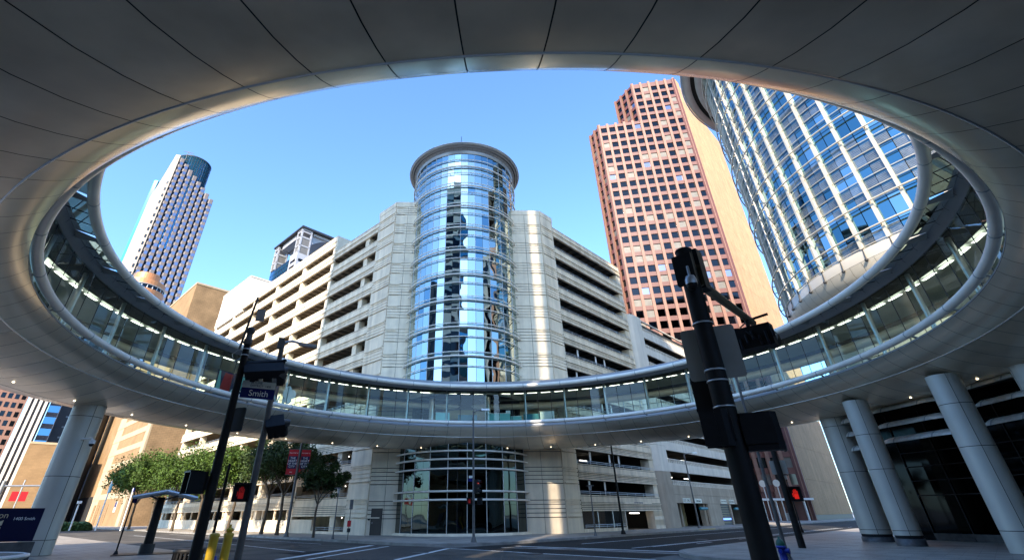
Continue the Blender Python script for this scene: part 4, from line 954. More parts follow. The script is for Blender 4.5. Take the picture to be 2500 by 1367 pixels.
for j, (z0, z1) in enumerate(((12.0, 15.4), (16.4, 19.8), (37.2, 41.5))):
    b = MB(**WL)
    for i in range(7): b.box(85.66, 85.74, 17.0 + i * 0.9, 17.45 + i * 0.9, z0, z1) if j == 2 else b.box(85.66, 85.74, 11.5 + i * 0.75, 11.9 + i * 0.75, z0, z1)
    b.build('slit_vent', 'dark', tn)
b = MB(**WL); b.box(119.4, 141, 0.3, 0.7, 0.1, 6.2); b.build('loading_bay', 'gap', tn)
for i in range(4):
    s = 100 + i * 4.2; b = MB(**WL); b.box(s, s + 2.0, -0.10, 0.0, 0.1, 4.2); b.build('recess', 'brown', tn)
b = MB(**WL); b.box(92.0, 93.6, -0.15, -0.05, 2.6, 4.6); sg = b.build('sign_board', 'signwhite', tn); 
b = MB(**WL); b.box(92.15, 93.45, -0.17, -0.15, 3.5, 4.45); b.build('sign_symbol', 'signblue', sg)
b = MB(**WL); b.box(86, 112, 8, 30, 52.5, 53.4); b.build('roof_upstand', 'tan', tn)
# far-left buildings seen under the skywalk
def slab(name, label, az0, az1, d, h, m, parts=None, ang=None):
    p0, p1 = pol(az0, d), pol(az1, d); u = (p1 - p0); w = u.length; u.normalize(); v = Vector((-u.y, u.x, 0))
    if v.dot(p0) < 0: v = -v
    o = thing(name, label, 'building', (p0 + p1) / 2); b = MB(p0, u, v); b.box(0, w, 0, 25, 0, h); b.build('wall', m, o); return o, p0, u, v, w
o, p0, u, v, w = slab('brown_grid_tower', 'red-brown office tower with a grid of dark windows, farthest left under the skywalk', -47.5, -43.3, 230, 75, 'redbrown')
q = []
for i in range(9):
    for j in range(24): z = 2.5 + j * 2.9; s = 0.7 + i * (w - 0.6) / 9; q.append(([p0 + u * s - v * 0.05 + UP * z, p0 + u * (s + 1.1) - v * 0.05 + UP * z, p0 + u * (s + 1.1) - v * 0.05 + UP * (z + 1.7), p0 + u * s - v * 0.05 + UP * (z + 1.7)], 0))
windows(o, q, ['far_glass'])
o, p0, u, v, w = slab('white_fin_tower', 'pale tower of tall vertical white fins beside the red-brown grid tower', -43.25, -41.75, 190, 70, 'darkstone')
for i in range(4): b = MB(p0, u, v); s = 0.1 + i * w / 4; b.box(s, s + w / 7.5, -0.9, 0.0, 0, 70); b.build('fin', 'cream', o)
o, p0, u, v, w = slab('blue_glass_block', 'pale blue striped glass office block next to the white finned tower', -41.7, -40.9, 205, 70, 'blue_glass2')
b = MB(p0, u, v)
for j in range(20): b = MB(p0, u, v); b.box(0, w, -0.06, 0.1, 2 + j * 3.4, 3.4 + j * 3.4); b.build('floor_band', 'tower_white', o)
o, p0, u, v, w = slab('dark_stone_tower', 'dark stone tower between the blue glass block and the left round column', -40.85, -38.9, 215, 80, 'darkstone')
b = MB(p0, u, v); 
for j in range(24): b = MB(p0, u, v); b.box(2.2, w, -0.06, 0.1, 2 + j * 3.2, 2.5 + j * 3.2); b.build('floor_band', 'soffit', o)
o, p0, u, v, w = slab('low_tan_building', 'low tan building behind the left round column', -41.9, -38.2, 165, 17.5, 'tan')
b = MB(p0, u, v); b.box(0, w, -0.1, 26, 17.5, 18.0); b.build('coping', 'tanband', o)
b = MB(p0, u, v)
for i in range(4): b.box(0.8 + i * 2.6, 1.9 + i * 2.6, -0.05, 0.1, 0.3, 3.2)
b.build('shop_window', 'far_glass', o)
# unseen blocks around the viewer: they shade the crossing and stand mirrored in the glass
SH = R(197.4); SX = Vector((cos(SH), -sin(SH), 0)) * -1; SD = Vector((sin(SH), cos(SH), 0))
def behind(name, label, u0, u1, w0, w1, h, m, band):
    o = thing(name, label, 'tower', SX * (u0 + u1) / 2 + SD * w0); b = MB(Vector((0, 0, 0)), SX, SD); b.box(u0, u1, w0, w1, 0, h); b.build('wall', m, o)
    q = MB(Vector((0, 0, 0)), SX, SD); z = 4
    while z < h - 3: q.box(u0 + 0.5, u1 - 0.5, w0 - 0.12, w0 + 0.1, z, z + 1.7); q.box(u1 - 0.1, u1 + 0.12, w0 + 0.5, w1 - 0.5, z, z + 1.7); q.box(u0 - 0.12, u0 + 0.1, w0 + 0.5, w1 - 0.5, z, z + 1.7); z += 3.4
    q.build('window_band', band, o)
    return o
def beside(name, label, az, d, w_, h, m, band):
    p = pol(az, d); v = p.normalized(); u = Vector((v.y, -v.x, 0)); o = thing(name, label, 'tower', p); b = MB(p, u, v); b.box(-w_ / 2, w_ / 2, 0, 22, 0, h); b.build('wall', m, o)
    q = MB(p, u, v); s = -w_ / 2 + 0.8
    while s < w_ / 2 - 1.5: q.box(s, s + 1.3, -0.1, 0.1, 3, h - 2); s += 2.6
    q.build('window_band', band, o)
# ---------------------------------------------------------------- street furniture
def rod(mb, p, q, r, n=8): mb.tube([p, q], r, n, local=False)
def hand(mb, c, x, s):
    """an upright open palm of flat strips (the don't-walk hand)"""
    z = UP
    def bar(a0, a1, c0, c1): mb.add([c + x * a0 * s + z * c0 * s, c + x * a1 * s + z * c0 * s, c + x * a1 * s + z * c1 * s, c + x * a0 * s + z * c1 * s], [(0, 1, 2, 3)])
    bar(-0.22, 0.20, -0.46, -0.02); bar(-0.22, -0.15, -0.02, 0.30); bar(-0.105, -0.035, -0.02, 0.44); bar(0.01, 0.08, -0.02, 0.46); bar(0.125, 0.195, -0.02, 0.36); bar(0.24, 0.32, -0.28, 0.08)
def signal_head(parent, c, f, up=UP, lamp=3, L=0.28, m='black', lit=None, name='signal_head'):
    """a row of lamp housings with visors looking along f"""
    f = f.normalized(); s = f.cross(up).normalized(); b = MB(c, s, f)
    h = L * lamp
    b.u, b.w = s, f
    def PP(a, bb, cc): return c + s * a + f * bb + up * cc
    b.P = PP
    b.box(-0.16, 0.16, -0.11, 0.09, -h / 2, h / 2)
    o = b.build(name, m, parent)
    for i in range(lamp):
        v = MB(); cc = PP(0, 0.09, -h / 2 + L * (i + 0.5)); n = 12
        ring0 = [cc + s * 0.125 * cos(t) + up * 0.125 * sin(t) for t in [pi * 1.25 * j / n - pi * 0.125 for j in range(n + 1)]]
        ring1 = [p + f * 0.24 - up * 0.02 for p in ring0]
        v.add(ring0 + ring1, [(j, j + 1, n + 2 + j, n + 1 + j) for j in range(n)], 0, True); v.build('visor', m, o)
        l_ = MB(); l_.add([cc + f * 0.012 + s * 0.10 * cos(t) + up * 0.10 * sin(t) for t in [2 * pi * j / 14 for j in range(14)]], [tuple(range(14))]); l_.build('lens', 'redlamp' if lit == i else 'dark', o)
    return o
def pedbox(parent, c, f, w=0.46, h=0.46, lit=False, d=0.2, red='redhand'):
    f = f.normalized(); s = f.cross(UP).normalized(); b = MB(c, s, f)
    z = c.z; b.o = Vector((c.x, c.y, 0)); e = 0.06
    b.prism([(-w / 2 + e, -d / 2), (w / 2 - e, -d / 2), (w / 2, -d / 2 + e), (w / 2, d / 2), (-w / 2, d / 2), (-w / 2, -d / 2 + e)], z - h / 2, z + h / 2)
    b.box(-w / 2 - 0.01, w / 2 + 0.01, d / 2, d / 2 + 0.16, z + h / 2 - 0.02, z + h / 2 + 0.01); b.box(-w / 2 - 0.01, -w / 2 + 0.015, d / 2, d / 2 + 0.15, z - h / 2, z + h / 2); b.box(w / 2 - 0.015, w / 2 + 0.01, d / 2, d / 2 + 0.15, z - h / 2, z + h / 2)
    b.box(-w / 2 + 0.05, w / 2 - 0.05, -d / 2 - 0.02, -d / 2, z - h / 2 + 0.06, z + h / 2 - 0.06)
    o = b.build('walk_signal', 'black', parent)
    if lit: q = MB(); hand(q, c + f * (d / 2 + 0.02), s, h * 0.72); q.build('red_hand', red, o)
    return o
# the big mast pole on the right, close to the viewer
mp = pol(26.9, 6.0); ms = thing('mast_arm_signal', 'thick dark traffic signal mast close in front on the right, seen from behind', 'traffic signal', mp + UP * 0.15)
b = MB(); b.tube([mp + UP * 0.15, mp + UP * 2.9, mp + UP * 4.1, mp + UP * 4.56], [0.128, 0.110, 0.102, 0.101], 20, local=False); b.tube([mp + UP * 0.15, mp + UP * 0.5], [0.18, 0.16], 20, local=False); b.build('pole', 'pole', ms)
b = MB(); b.sweep(mp, [(0.101, 4.54), (0.106, 4.55), (0.106, 4.57), (0.09, 4.585), (0, 4.59)], 0, 360, 20); b.build('pole_cap', 'pole', ms)
for z in (3.56, 3.0, 2.88, 2.6):
    b = MB(); b.sweep(mp, [(0.110, z - 0.009), (0.117, z - 0.007), (0.117, z + 0.007), (0.110, z + 0.009)], 0, 360, 24); b.build('steel_band', 'steel', ms)
vd = (CAM - mp); vd.z = 0; vd.normalize(); sd_ = Vector((-vd.y, vd.x, 0))
b = MB(mp, sd_, vd); b.add([mp + vd * 0.1035 + sd_ * 0.030 * cos(t) + UP * (4.37 + 0.05 * sin(t)) for t in [2 * pi * i / 16 for i in range(16)]], [tuple(range(16))]); b.build('hand_hole', 'gap', ms)
arm0 = mp + E1 * 0.06 + UP * 4.2; armend = mp + E1 * 2.4 + UP * 4.2
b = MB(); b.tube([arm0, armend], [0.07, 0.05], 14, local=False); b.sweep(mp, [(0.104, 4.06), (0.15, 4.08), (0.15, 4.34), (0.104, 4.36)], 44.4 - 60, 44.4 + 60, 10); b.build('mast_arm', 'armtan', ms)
q = mp + E1 * 0.20; b = MB(q, E1, E2); b.box(-0.07, 0.12, -0.12, 0.10, 4.06, 4.62)
for i in range(7): b.box(0.12, 0.16, -0.10, 0.08, 4.09 + 0.075 * i, 4.13 + 0.075 * i)
b.build('control_box', 'black', ms)
b = MB(mp - E1 * 0.13, E1, E2); b.box(-0.03, 0.03, -0.12, 0.12, 4.05, 4.45); b.build('side_panel', 'black', ms)
# two heads under the end of the arm, fed by cables
he = mp + E1 * 2.05
signal_head(ms, he - UP * -3.86, E1, E1.cross(UP) * 1.0, 3, 0.20)
b = MB(); 
for i in range(8): b.tube([he + E1 * (-0.12) + E2 * (0.32 - 0.09 * i) + UP * (3.90 + 0.05 * sin(i * 2.1)), he - E1 * (0.17) + E2 * (0.30 - 0.09 * i) + UP * (3.74 + 0.06 * cos(i * 1.7))], 0.018, 5, local=False)
b.tube([he + E1 * 0.15 + UP * 4.2, he - E1 * 0.05 + E2 * 0.1 + UP * 4.05, he - E1 * 0.2 - E2 * 0.1 + UP * 3.8, he - E1 * 0.1 - E2 * 0.25 + UP * 3.7], 0.012, 5, local=False)
b.tube([he + UP * 4.2, he + UP * 3.95], 0.03, 6, local=False); b.tube([he + E1 * 0.28 + UP * 4.24, he + E1 * 0.3 - E2 * 0.25 + UP * 4.27], 0.02, 6, local=False); b.build('cable', 'black', ms)
# dome camera
cq = mp + vd * 0.21 + UP * 4.02; b = MB(); b.tube([mp + vd * 0.09 + UP * 4.2, mp + vd * 0.22 + UP * 4.24, cq + UP * 0.08], 0.016, 6, local=False); b.sweep(cq, [(0, 4.12), (0.05, 4.11), (0.068, 4.06), (0.07, 4.0)], 0, 360, 16); dc = b.build('camera_housing', 'steel', ms)
b = MB(); b.ball(cq - UP * 0.03, 0.062, n=14, m=8); b.build('camera_dome', 'black', dc)
# sign backs
def plate(parent, c, s, f, w, h, m, nm, r=0.04, t=0.008):
    b = MB(); n = 5; pts = []
    for cx, cy, a0 in ((w / 2 - r, h / 2 - r, 0), (-w / 2 + r, h / 2 - r, pi / 2), (-w / 2 + r, -h / 2 + r, pi), (w / 2 - r, -h / 2 + r, 1.5 * pi)):
        pts += [(cx + r * cos(a0 + pi / 2 * i / n), cy + r * sin(a0 + pi / 2 * i / n)) for i in range(n + 1)]
    k = len(pts); F = [c + s * x + UP * y + f * t for x, y in pts]; B = [c + s * x + UP * y - f * t for x, y in pts]
    b.add(F + B, [tuple(range(k)), tuple(range(k, 2 * k))[::-1]] + [(i, (i + 1) % k, k + (i + 1) % k, k + i) for i in range(k)]); return b.build(nm, m, parent)
plate(ms, mp - vd * 0.125 + UP * 3.24 + sd_ * 0.02, sd_, vd, 0.60, 0.62, 'signback', 'sign_back')
plate(ms, mp - vd * 0.13 + UP * 2.77 - sd_ * 0.13, sd_, vd, 0.32, 0.46, 'pole', 'sign_back')
f1 = -E2; pedbox(ms, mp + UP * 2.33 + vd.cross(UP) * -0.26, -vd, 0.40, 0.37, d=0.14)
pedbox(ms, mp + UP * 2.37 + vd.cross(UP) * 0.05 + vd * 0.17, (-E1 * 0.3 + E2).normalized(), 0.20, 0.36, d=0.13)
b = MB(); rod(b, mp + UP * 2.3, mp + UP * 2.33 + vd.cross(UP) * -0.26, 0.03); b.build('signal_bracket', 'black', ms)
# Smith street pole
sp_ = pol(-27.05, 10.0); st = thing('street_sign_pole', 'dark pole carrying the blue Smith street sign and a signal head', 'sign pole', sp_ + UP * 0.15)
b = MB(); b.tube([sp_ + UP * 0.15, sp_ + UP * 3.0, sp_ + UP * 4.62], [0.095, 0.072, 0.058], 16, local=False); b.build('pole', 'pole', st)
b = MB(); b.sweep(sp_, [(0.058, 4.52), (0.08, 4.54), (0.08, 4.62), (0.06, 4.64), (0.055, 4.74)], 0, 360, 14); b.ball(sp_ + UP * 4.80, 0.085); b.build('ball_finial', 'polegrey', st)
for z in (4.42, 4.3): b = MB(); b.sweep(sp_, [(0.06, z), (0.067, z), (0.067, z + 0.02), (0.06, z + 0.02)], 0, 360, 14); b.build('steel_band', 'steel', st)
vs = (CAM - sp_); vs.z = 0; vs.normalize(); ss = vs.cross(UP) * -1
b = MB(); rod(b, sp_ + vs * 0.06 - ss * 0.12 + UP * 4.4, sp_ + vs * 0.06 - ss * 0.02 + UP * 5.5, 0.022); rod(b, sp_ + UP * 4.55, sp_ + vs * 0.06 - ss * 0.11 + UP * 4.55, 0.02); b.build('antenna_mast', 'polegrey', st)
b = MB(sp_ - ss * -0.06 + vs * 0.06, ss, vs); b.box(-0.03, 0.13, -0.05, 0.05, 5.02, 5.24); b.build('antenna_panel', 'steel', st)
b = MB(); b.tube([sp_ - ss * 0.12 + UP * 4.42, sp_ - ss * 0.22 + UP * 4.3, sp_ - ss * 0.16 + UP * 4.16, sp_ - ss * 0.05 + UP * 4.25], 0.008, 4, local=False); b.build('cable', 'steel', st)
sgn = plate(st, sp_ + ss * 0.38 + UP * 3.64 - vs * 0.1, ss, vs, 0.60, 0.19, 'signblue', 'name_plate', 0.02)
text(sgn, 'Smith', 0.155, sp_ + ss * 0.40 + UP * 3.635 - vs * 0.085, ss, UP)
sg2 = plate(st, sp_ + ss * 0.38 + UP * 3.80 - vs * 0.1, ss, vs, 0.60, 0.13, 'signwhite', 'district_plate', 0.02)
text(sg2, 'SKYLINE', 0.055, sp_ + ss * 0.33 + UP * 3.832 - vs * 0.085, ss, UP, 'letterdark'); text(sg2, 'DISTRICT  1400', 0.055, sp_ + ss * 0.41 + UP * 3.775 - vs * 0.085, ss, UP, 'letterdark')
hz = (ss * 0.98 + UP * 0.16).normalized()
signal_head(st, sp_ + ss * 0.42 + UP * 4.08 - vs * 0.02, (ss * 0.30 - vs * 0.8 - UP * 0.55).normalized(), hz, 3, 0.24)
b = MB(); rod(b, sp_ + UP * 4.14, sp_ + ss * 0.78 + UP * 4.30, 0.018); b.tube([sp_ + ss * 0.74 + UP * 4.32, sp_ + ss * 0.70 + UP * 3.96], 0.03, 6, local=False); b.build('signal_arm', 'black', st)
b = MB(); c = sp_ + ss * 0.78 + UP * 4.06; b.tube([c - ss * 0.09, c + ss * 0.05], [0.1, 0.12], 12, local=False); b.build('end_visor', 'polegrey', st)
plate(st, sp_ + ss * 0.16 + UP * 3.15 - vs * 0.08, (ss * 0.6 + vs * 0.6).normalized(), (vs - ss).normalized(), 0.26, 0.42, 'dark', 'sign_back')
pedbox(st, sp_ - ss * 0.20 + UP * 2.10, (-E1).normalized(), 0.30, 0.33, d=0.15)
b = MB(); rod(b, sp_ + UP * 2.08, sp_ - ss * 0.2 + UP * 2.08, 0.03); b.build('signal_bracket', 'black', st)
# slim signal pole next to it
sl = pol(-23.4, 12.0); so = thing('slim_signal_pole', 'slim grey pole with one signal head, right of the street sign pole', 'signal pole', sl + UP * 0.15)
b = MB(); b.tube([sl + UP * 0.15, sl + UP * 5.3], [0.080, 0.055], 14, local=False); b.build('pole', 'polegrey', so)
b = MB(); b.tube([sl + UP * 5.25, sl + ss * 0.2 + UP * 5.32, sl + ss * 0.72 + UP * 5.26], [0.03, 0.03, 0.02], 8, local=False); b.build('lamp_arm', 'steel', so)
b = MB(sl + ss * 0.55, ss, vs); b.box(-0.18, 0.24, -0.06, 0.06, 5.24, 5.30); b.build('lamp_head', 'steel', so)
b = MB(sl - ss * 0.03, ss, vs); b.box(-0.08, 0.05, -0.06, 0.06, 5.1, 5.36); b.build('junction_box', 'polegrey', so)
signal_head(so, sl + ss * 0.20 + UP * 3.40, (ss * 0.30 - vs * 0.8 - UP * 0.55).normalized(), (ss * 0.97 + UP * 0.2).normalized(), 3, 0.13); b = MB(); c = sl + ss * 0.42 + UP * 3.44; b.tube([c - ss * 0.06, c + ss * 0.08], 0.075, 12, local=False); b.build('end_visor', 'polegrey', so)
pedbox(so, sl - ss * 0.20 + UP * 2.03, vs, 0.30, 0.33, True, 0.14, 'redhand_dim'); b = MB(); rod(b, sl + UP * 2.03, sl - ss * 0.1 + UP * 2.03, 0.025); b.build('signal_bracket', 'black', so)
# bollards, bin, hydrants
def bollard(az, d, h, label, cap=False):
    p = pol(az, d); o = thing('yellow_bollard', label, 'bollard', p + UP * 0.15, 'yellow bollards at the near corner'); b = MB()
    b.tube([p + UP * 0.15, p + UP * (0.15 + h)], 0.078, 14, local=False); b.build('post', 'yellow', o)
    b = MB(); b.sweep(p, [(0.09, 0.15 + h - 0.03), (0.09, 0.15 + h + 0.01), (0.05, 0.15 + h + 0.03), (0, 0.15 + h + 0.035)], 0, 360, 14); b.build('post_cap', 'yellow', o)
    if cap: b = MB(); b.tube([p + UP * (0.15 + h), p + UP * (0.15 + h + 0.09)], 0.045, 10, local=False); b.ball(p + UP * (0.15 + h + 0.07), 0.07, sz=0.6); b.tube([p + UP * (0.15 + h + 0.1), p + UP * (0.15 + h + 0.16)], 0.02, 6, local=False); b.build('finial', 'yellow', o)
    b = MB(); b.sweep(p, [(0.087, 0.55), (0.0885, 0.555), (0.0885, 0.60), (0.087, 0.605)], 0, 360, 14); b.build('scuffed_band', 'dark', o)
bollard(-25.8, 11.0, 1.17, 'yellow bollard with a plain flat top, left of the pair'); bollard(-24.6, 11.15, 1.17, 'yellow bollard with a knobbed finial, right of the pair', True)
p = pol(-27.62, 11.2); o = thing('litter_bin', 'dark slatted litter bin behind the street sign pole', 'bin', p + UP * 0.15)
b = MB(); 
for i in range(20): t = i * pi / 10; c = p + Vector((0.22 * cos(t), 0.22 * sin(t), 0)); b.tube([c + UP * 0.2, c + UP * 1.06], 0.028, 5, local=False)
b.build('slat', 'dark', o); b = MB(); b.sweep(p, [(0.2, 0.15), (0.25, 0.2), (0.2, 0.22)], 0, 360, 18); b.build('foot_ring', 'dark', o); b = MB(); b.sweep(p, [(0.2, 1.04), (0.26, 1.07), (0.24, 1.12), (0.12, 1.13), (0.12, 1.05)], 0, 360, 18); b.build('rim', 'dark', o); b = MB(); b.sweep(p, [(0.19, 0.2), (0.19, 1.0)], 0, 360, 18); b.build('liner', 'gap', o)
def hydrant(p, z0, label, body, capm, s=1.0):
    o = thing('fire_hydrant', label, 'hydrant', p + UP * z0); F = lambda L: [(r * s, z0 + z * s) for r, z in L]
    b = MB(); b.sweep(p, F([(0.0, 0.0), (0.17, 0.0), (0.17, 0.05), (0.11, 0.07), (0.105, 0.48), (0.14, 0.5), (0.14, 0.55), (0.11, 0.56)]), 0, 360, 18); b.build('barrel', body, o)
    b = MB(); b.sweep(p, F([(0.125, 0.55), (0.13, 0.6), (0.10, 0.68), (0.05, 0.73), (0.035, 0.735), (0.035, 0.79), (0, 0.79)]), 0, 360, 18); b.build('bonnet', capm, o)
    for d, r in ((E1, 0.045), (-E1, 0.045), (-E2, 0.065)): b = MB(); b.tube([p + UP * (z0 + 0.42 * s), p + UP * (z0 + 0.42 * s) + d * 0.19 * s], r * s, 10, local=False); b.tube([p + UP * (z0 + 0.42 * s) + d * 0.17 * s, p + UP * (z0 + 0.42 * s) + d * 0.21 * s], (r + 0.015) * s, 8, local=False); b.build('outlet', body, o)
    b = MB(); b.tube([p + d * 0.2 * s + UP * (z0 + 0.36 * s), p + d * 0.19 * s + E1 * 0.04 + UP * (z0 + 0.15 * s), p + d * 0.12 * s + UP * (z0 + 0.3 * s)], 0.008, 4, local=False); b.build('chain', 'steel', o)
    return o
hydrant(pol(28.46, 19.6), 0.15, 'blue fire hydrant with a green bonnet, right of the big mast', 'bluepaint', 'greenpaint', 1.0)
hydrant(pol(-25.35, 12.2), 0.15, 'blue fire hydrant half hidden behind the yellow bollards', 'bluepaint', 'bluepaint', 1.0)
p = pol(-25.95, 12.4); o = thing('post', 'thin dark post behind the street sign pole', 'post', p + UP * 0.15); b = MB(); rod(b, p + UP * 0.15, p + UP * 2.6, 0.03); b.build('shaft', 'pole', o); b = MB(); rod(b, p + UP * 0.15, p + UP * 0.22, 0.07); b.build('base', 'pole', o)
# bus shelter on one leg
sh = pol(-31.0, 30.0); z0 = 0.15; o = thing('bus_shelter', 'small steel bus shelter with a winged roof on a single post', 'bus shelter', sh + UP * z0)
va = (CAM - sh); va.z = 0; va.normalize(); sa = va.cross(UP) * -1
b = MB(); b.tube([sh + UP * 0.15, sh + UP * 0.55], 0.30, 12, local=False); b.build('pedestal', 'dark', o)
b = MB(); b.tube([sh + UP * 0.5, sh + UP * 2.45], [0.20, 0.17], 14, local=False); b.build('post', 'pole', o)
b = MB(sh, sa, va); b.box(-1.3, 1.1, -0.7, 0.7, 0.15, 0.18); b.build('base_plate', 'dark', o)
Wd = 0.95
for s0, z_0, s1, z_1, nm in ((-1.15, 2.46, 0.15, 2.72, 'roof_wing'), (0.15, 2.72, 1.5, 2.44, 'roof_wing')):
    b = MB(); t = 0.09; p4 = [sh + sa * s + va * d + UP * z for s, z in ((s0, z_0), (s1, z_1)) for d in (-Wd, Wd)]
    b.add(p4 + [q_ - UP * t for q_ in p4], [(0, 2, 3, 1), (4, 5, 7, 6), (0, 1, 5, 4), (2, 6, 7, 3), (0, 4, 6, 2), (1, 3, 7, 5)]); w = b.build(nm, 'canopy', o)
    b = MB()
    for d in (-Wd, 0, Wd): rod(b, sh + sa * s0 + va * d + UP * (z_0 - 0.04), sh + sa * s1 + va * d + UP * (z_1 - 0.04), 0.075, 8)
    for u in (0, 0.33, 0.66, 1): c = sh + sa * (s0 + (s1 - s0) * u) + UP * (z_0 + (z_1 - z_0) * u - 0.04); rod(b, c - va * Wd, c + va * Wd, 0.035, 6)
    b.build('roof_frame', 'steel', w)
b = MB(); 
for s, z in ((-0.6, 2.55), (0.8, 2.55)):
    for d in (-0.5, 0.5): rod(b, sh + UP * 2.3, sh + sa * s + va * d + UP * z, 0.035, 6)
b.build('strut', 'polegrey', o)
p = pol(-33.2, 30.0); o = thing('bus_stop_post', 'thin leaning-looking black stop post beside the bus shelter', 'post', p + UP * 0.15); b = MB(); rod(b, p + UP * 0.15, p + UP * 2.55, 0.035); b.build('shaft', 'black', o); b = MB(); b.tube([p + UP * 0.15, p + UP * 0.32], [0.12, 0.05], 8, local=False); b.build('base', 'black', o); b = MB(p, sa, va); b.box(-0.02, 0.18, -0.02, 0.02, 2.2, 2.5); b.build('flag', 'signblue', o)
# round slatted planter bench
pc2 = pol(-44.3, 21.5); o = thing('round_slatted_bench', 'round white-rimmed bench with a slatted top at the lower left edge', 'bench', pc2 + UP * 0.15); rr = 1.95
b = MB(); b.sweep(pc2, [(rr - 0.55, 0.15), (rr - 0.2, 0.4), (rr, 0.62)], 0, 360, 64); 
b.build('drum_side', 'tube', o); b = MB(); b.sweep(pc2, [(rr, 0.60), (rr + 0.07, 0.64), (rr + 0.06, 0.70), (rr - 0.05, 0.72), (rr - 0.09, 0.68)], 0, 360, 64); b.build('rim', 'white', o)
b = MB(pc2, E1, E2)
for i in range(26):
    y = -rr + 0.08 + i * (2 * rr - 0.16) / 25; hw = math.sqrt(max(rr * rr * 0.93 - y * y, 0.01)); b.box(-hw, hw, y - 0.055, y + 0.055, 0.66, 0.70)
b.build('slat_top', 'benchslat', o)
# the blue street number sign
sc_ = pol(-40.6, 29.4); vb = (CAM - sc_); vb.z = 0; vb.normalize(); sb = vb.cross(UP) * -1
o = thing('blue_address_sign', 'dark blue address sign reading 1400 Smith, at the left edge behind the bench', 'sign', sc_ + UP * 0.15)
b = MB(sc_, sb, vb); b.box(-2.2, 0.75, -0.12, 0.12, 0.80, 1.98); pn = b.build('panel', 'navy', o); b = MB(sc_, sb, vb); b.box(-2.25, 0.85, -0.25, 0.25, 0.15, 0.78); b.build('base', 'granite', o)
fx = sc_ + vb * 0.13
text(pn, '1400 Smith', 0.155, fx + sb * 0.20 + UP * 1.60, sb, UP); text(pn, 'Chevron', 0.30, fx - sb * 0.86 + UP * 1.72, sb, UP, 'gold')
for j in range(2):
    b = MB(); z = 1.36 - 0.24 * j; b.add([fx - sb * 0.95 + UP * z, fx - sb * 0.70 + UP * (z - 0.12), fx - sb * 0.42 + UP * (z + 0.02), fx - sb * 0.42 + UP * (z + 0.2), fx - sb * 0.70 + UP * (z + 0.06), fx - sb * 0.95 + UP * (z + 0.18)], [(0, 1, 4, 5), (1, 2, 3, 4)]); b.build('emblem', 'gold', pn)
# lamp posts and poles on the far pavement
def lamppost(p, h, label, m='polegrey', r=0.09, arm=None, group='street lamps'):
    o = thing('street_lamp', label, 'street lamp', p + UP * 0.15, group); b = MB(); b.tube([p + UP * 0.15, p + UP * h], [r, r * 0.6], 10, local=False); b.build('pole', m, o)
    b = MB(); b.tube([p + UP * 0.15, p + UP * 0.42], [r * 2.2, r * 1.3], 8, local=False); b.build('base', m, o)
    if arm is not None:
        b = MB(); b.tube([p + UP * (h - 0.1), p + arm * 0.3 + UP * (h + 0.05), p + arm + UP * (h + 0.12)], 0.04, 6, local=False); b.build('arm', m, o)
        a = arm.normalized(); b = MB(p + arm * 0.95, a, Vector((-a.y, a.x, 0))); b.box(-0.25, 0.3, -0.12, 0.12, h + 0.06, h + 0.17); b.build('lamp_head', 'steel', o)
    else:
        b = MB(); b.tube([p + UP * h, p + UP * (h + 0.3)], [0.08, 0.13], 8, local=False); b.build('lamp_glass', 'steel', o); b = MB(); b.sweep(p, [(0.3, h + 0.3), (0.3, h + 0.34), (0, h + 0.4)], 0, 360, 14); b.build('lamp_cap', m, o)
    return o
lp = Vector((-0.36, 33.6, 0)); o = lamppost(lp, 7.75, 'tall grey street lamp in front of the glass corner tower', arm=Vector((0.85, 0.1, 0)))
b = MB(lp, Vector((1, 0, 0)), Vector((0, 1, 0))); b.box(-0.34, -0.06, -0.03, 0.03, 3.45, 3.62); s1 = b.build('name_plate', 'signblue', o); b = MB(lp, Vector((1, 0, 0)), Vector((0, 1, 0))); b.box(-0.30, -0.06, -0.03, 0.03, 3.64, 3.78); b.build('district_plate', 'signwhite', o)
pedbox(o, lp + Vector((-0.26, 0, 2.35)), Vector((0, -1, 0)), 0.34, 0.36, True, 0.14, 'redhand_dim'); pedbox(o, lp + Vector((0.32, 0, 2.35)), Vector((1, -0.2, 0)), 0.34, 0.36, False, 0.14)
signal_head(o, lp + Vector((0.22, 0, 3.15)), Vector((1, -0.6, 0)), UP, 3, 0.26, lit=2)
lamppost(Vector((11.7, 44.6, 0)), 7.6, 'dark tall pole outside the stone garage window opening', 'pole', 0.10, Vector((0.7, 0.7, 0)))
lamppost(Vector((8.85, 41.9, 0)), 3.2, 'short lantern post at the kerb left of the dark tall pole', 'polegrey', 0.06)
lamppost(Vector((24.3, 60.3, 0)), 7.6, 'tall pole with a short lamp arm in front of the white garage', 'polegrey', 0.10, Vector((1.2, -0.2, 0)))
lamppost(Vector((-10.73, 40.15, 0)), 3.1, 'slim flat-capped lamp left of the garage side door', 'polegrey', 0.05)
lamppost(Vector((26.2, 44.5, 0)), 4.0, 'lantern post beyond the big mast, before the pink tower', 'pole', 0.06)
p = Vector((-9.1, 37.9, 0)); o = thing('parking_sign_post', 'thin sign post with a red plate by the garage side door', 'sign post', p + UP * 0.15)
b = MB(); rod(b, p + UP * 0.15, p + UP * 2.5, 0.03); b.build('post', 'polegrey', o); b = MB(p, Vector((1, 0, 0)), Vector((0, 1, 0))); b.box(-0.1, 0.14, -0.04, -0.03, 2.0, 2.6); b.build('time_plate', 'polegrey', o); b = MB(p, Vector((1, 0, 0)), Vector((0, 1, 0))); b.box(-0.13, 0.13, -0.04, -0.03, 0.95, 1.32); b.build('red_plate', 'redflag', o); b = MB(p, Vector((1, 0, 0)), Vector((0, 1, 0))); b.box(-0.10, 0.12, -0.05, 0.02, 0.62, 0.86); b.build('lower_plate', 'dark', o)
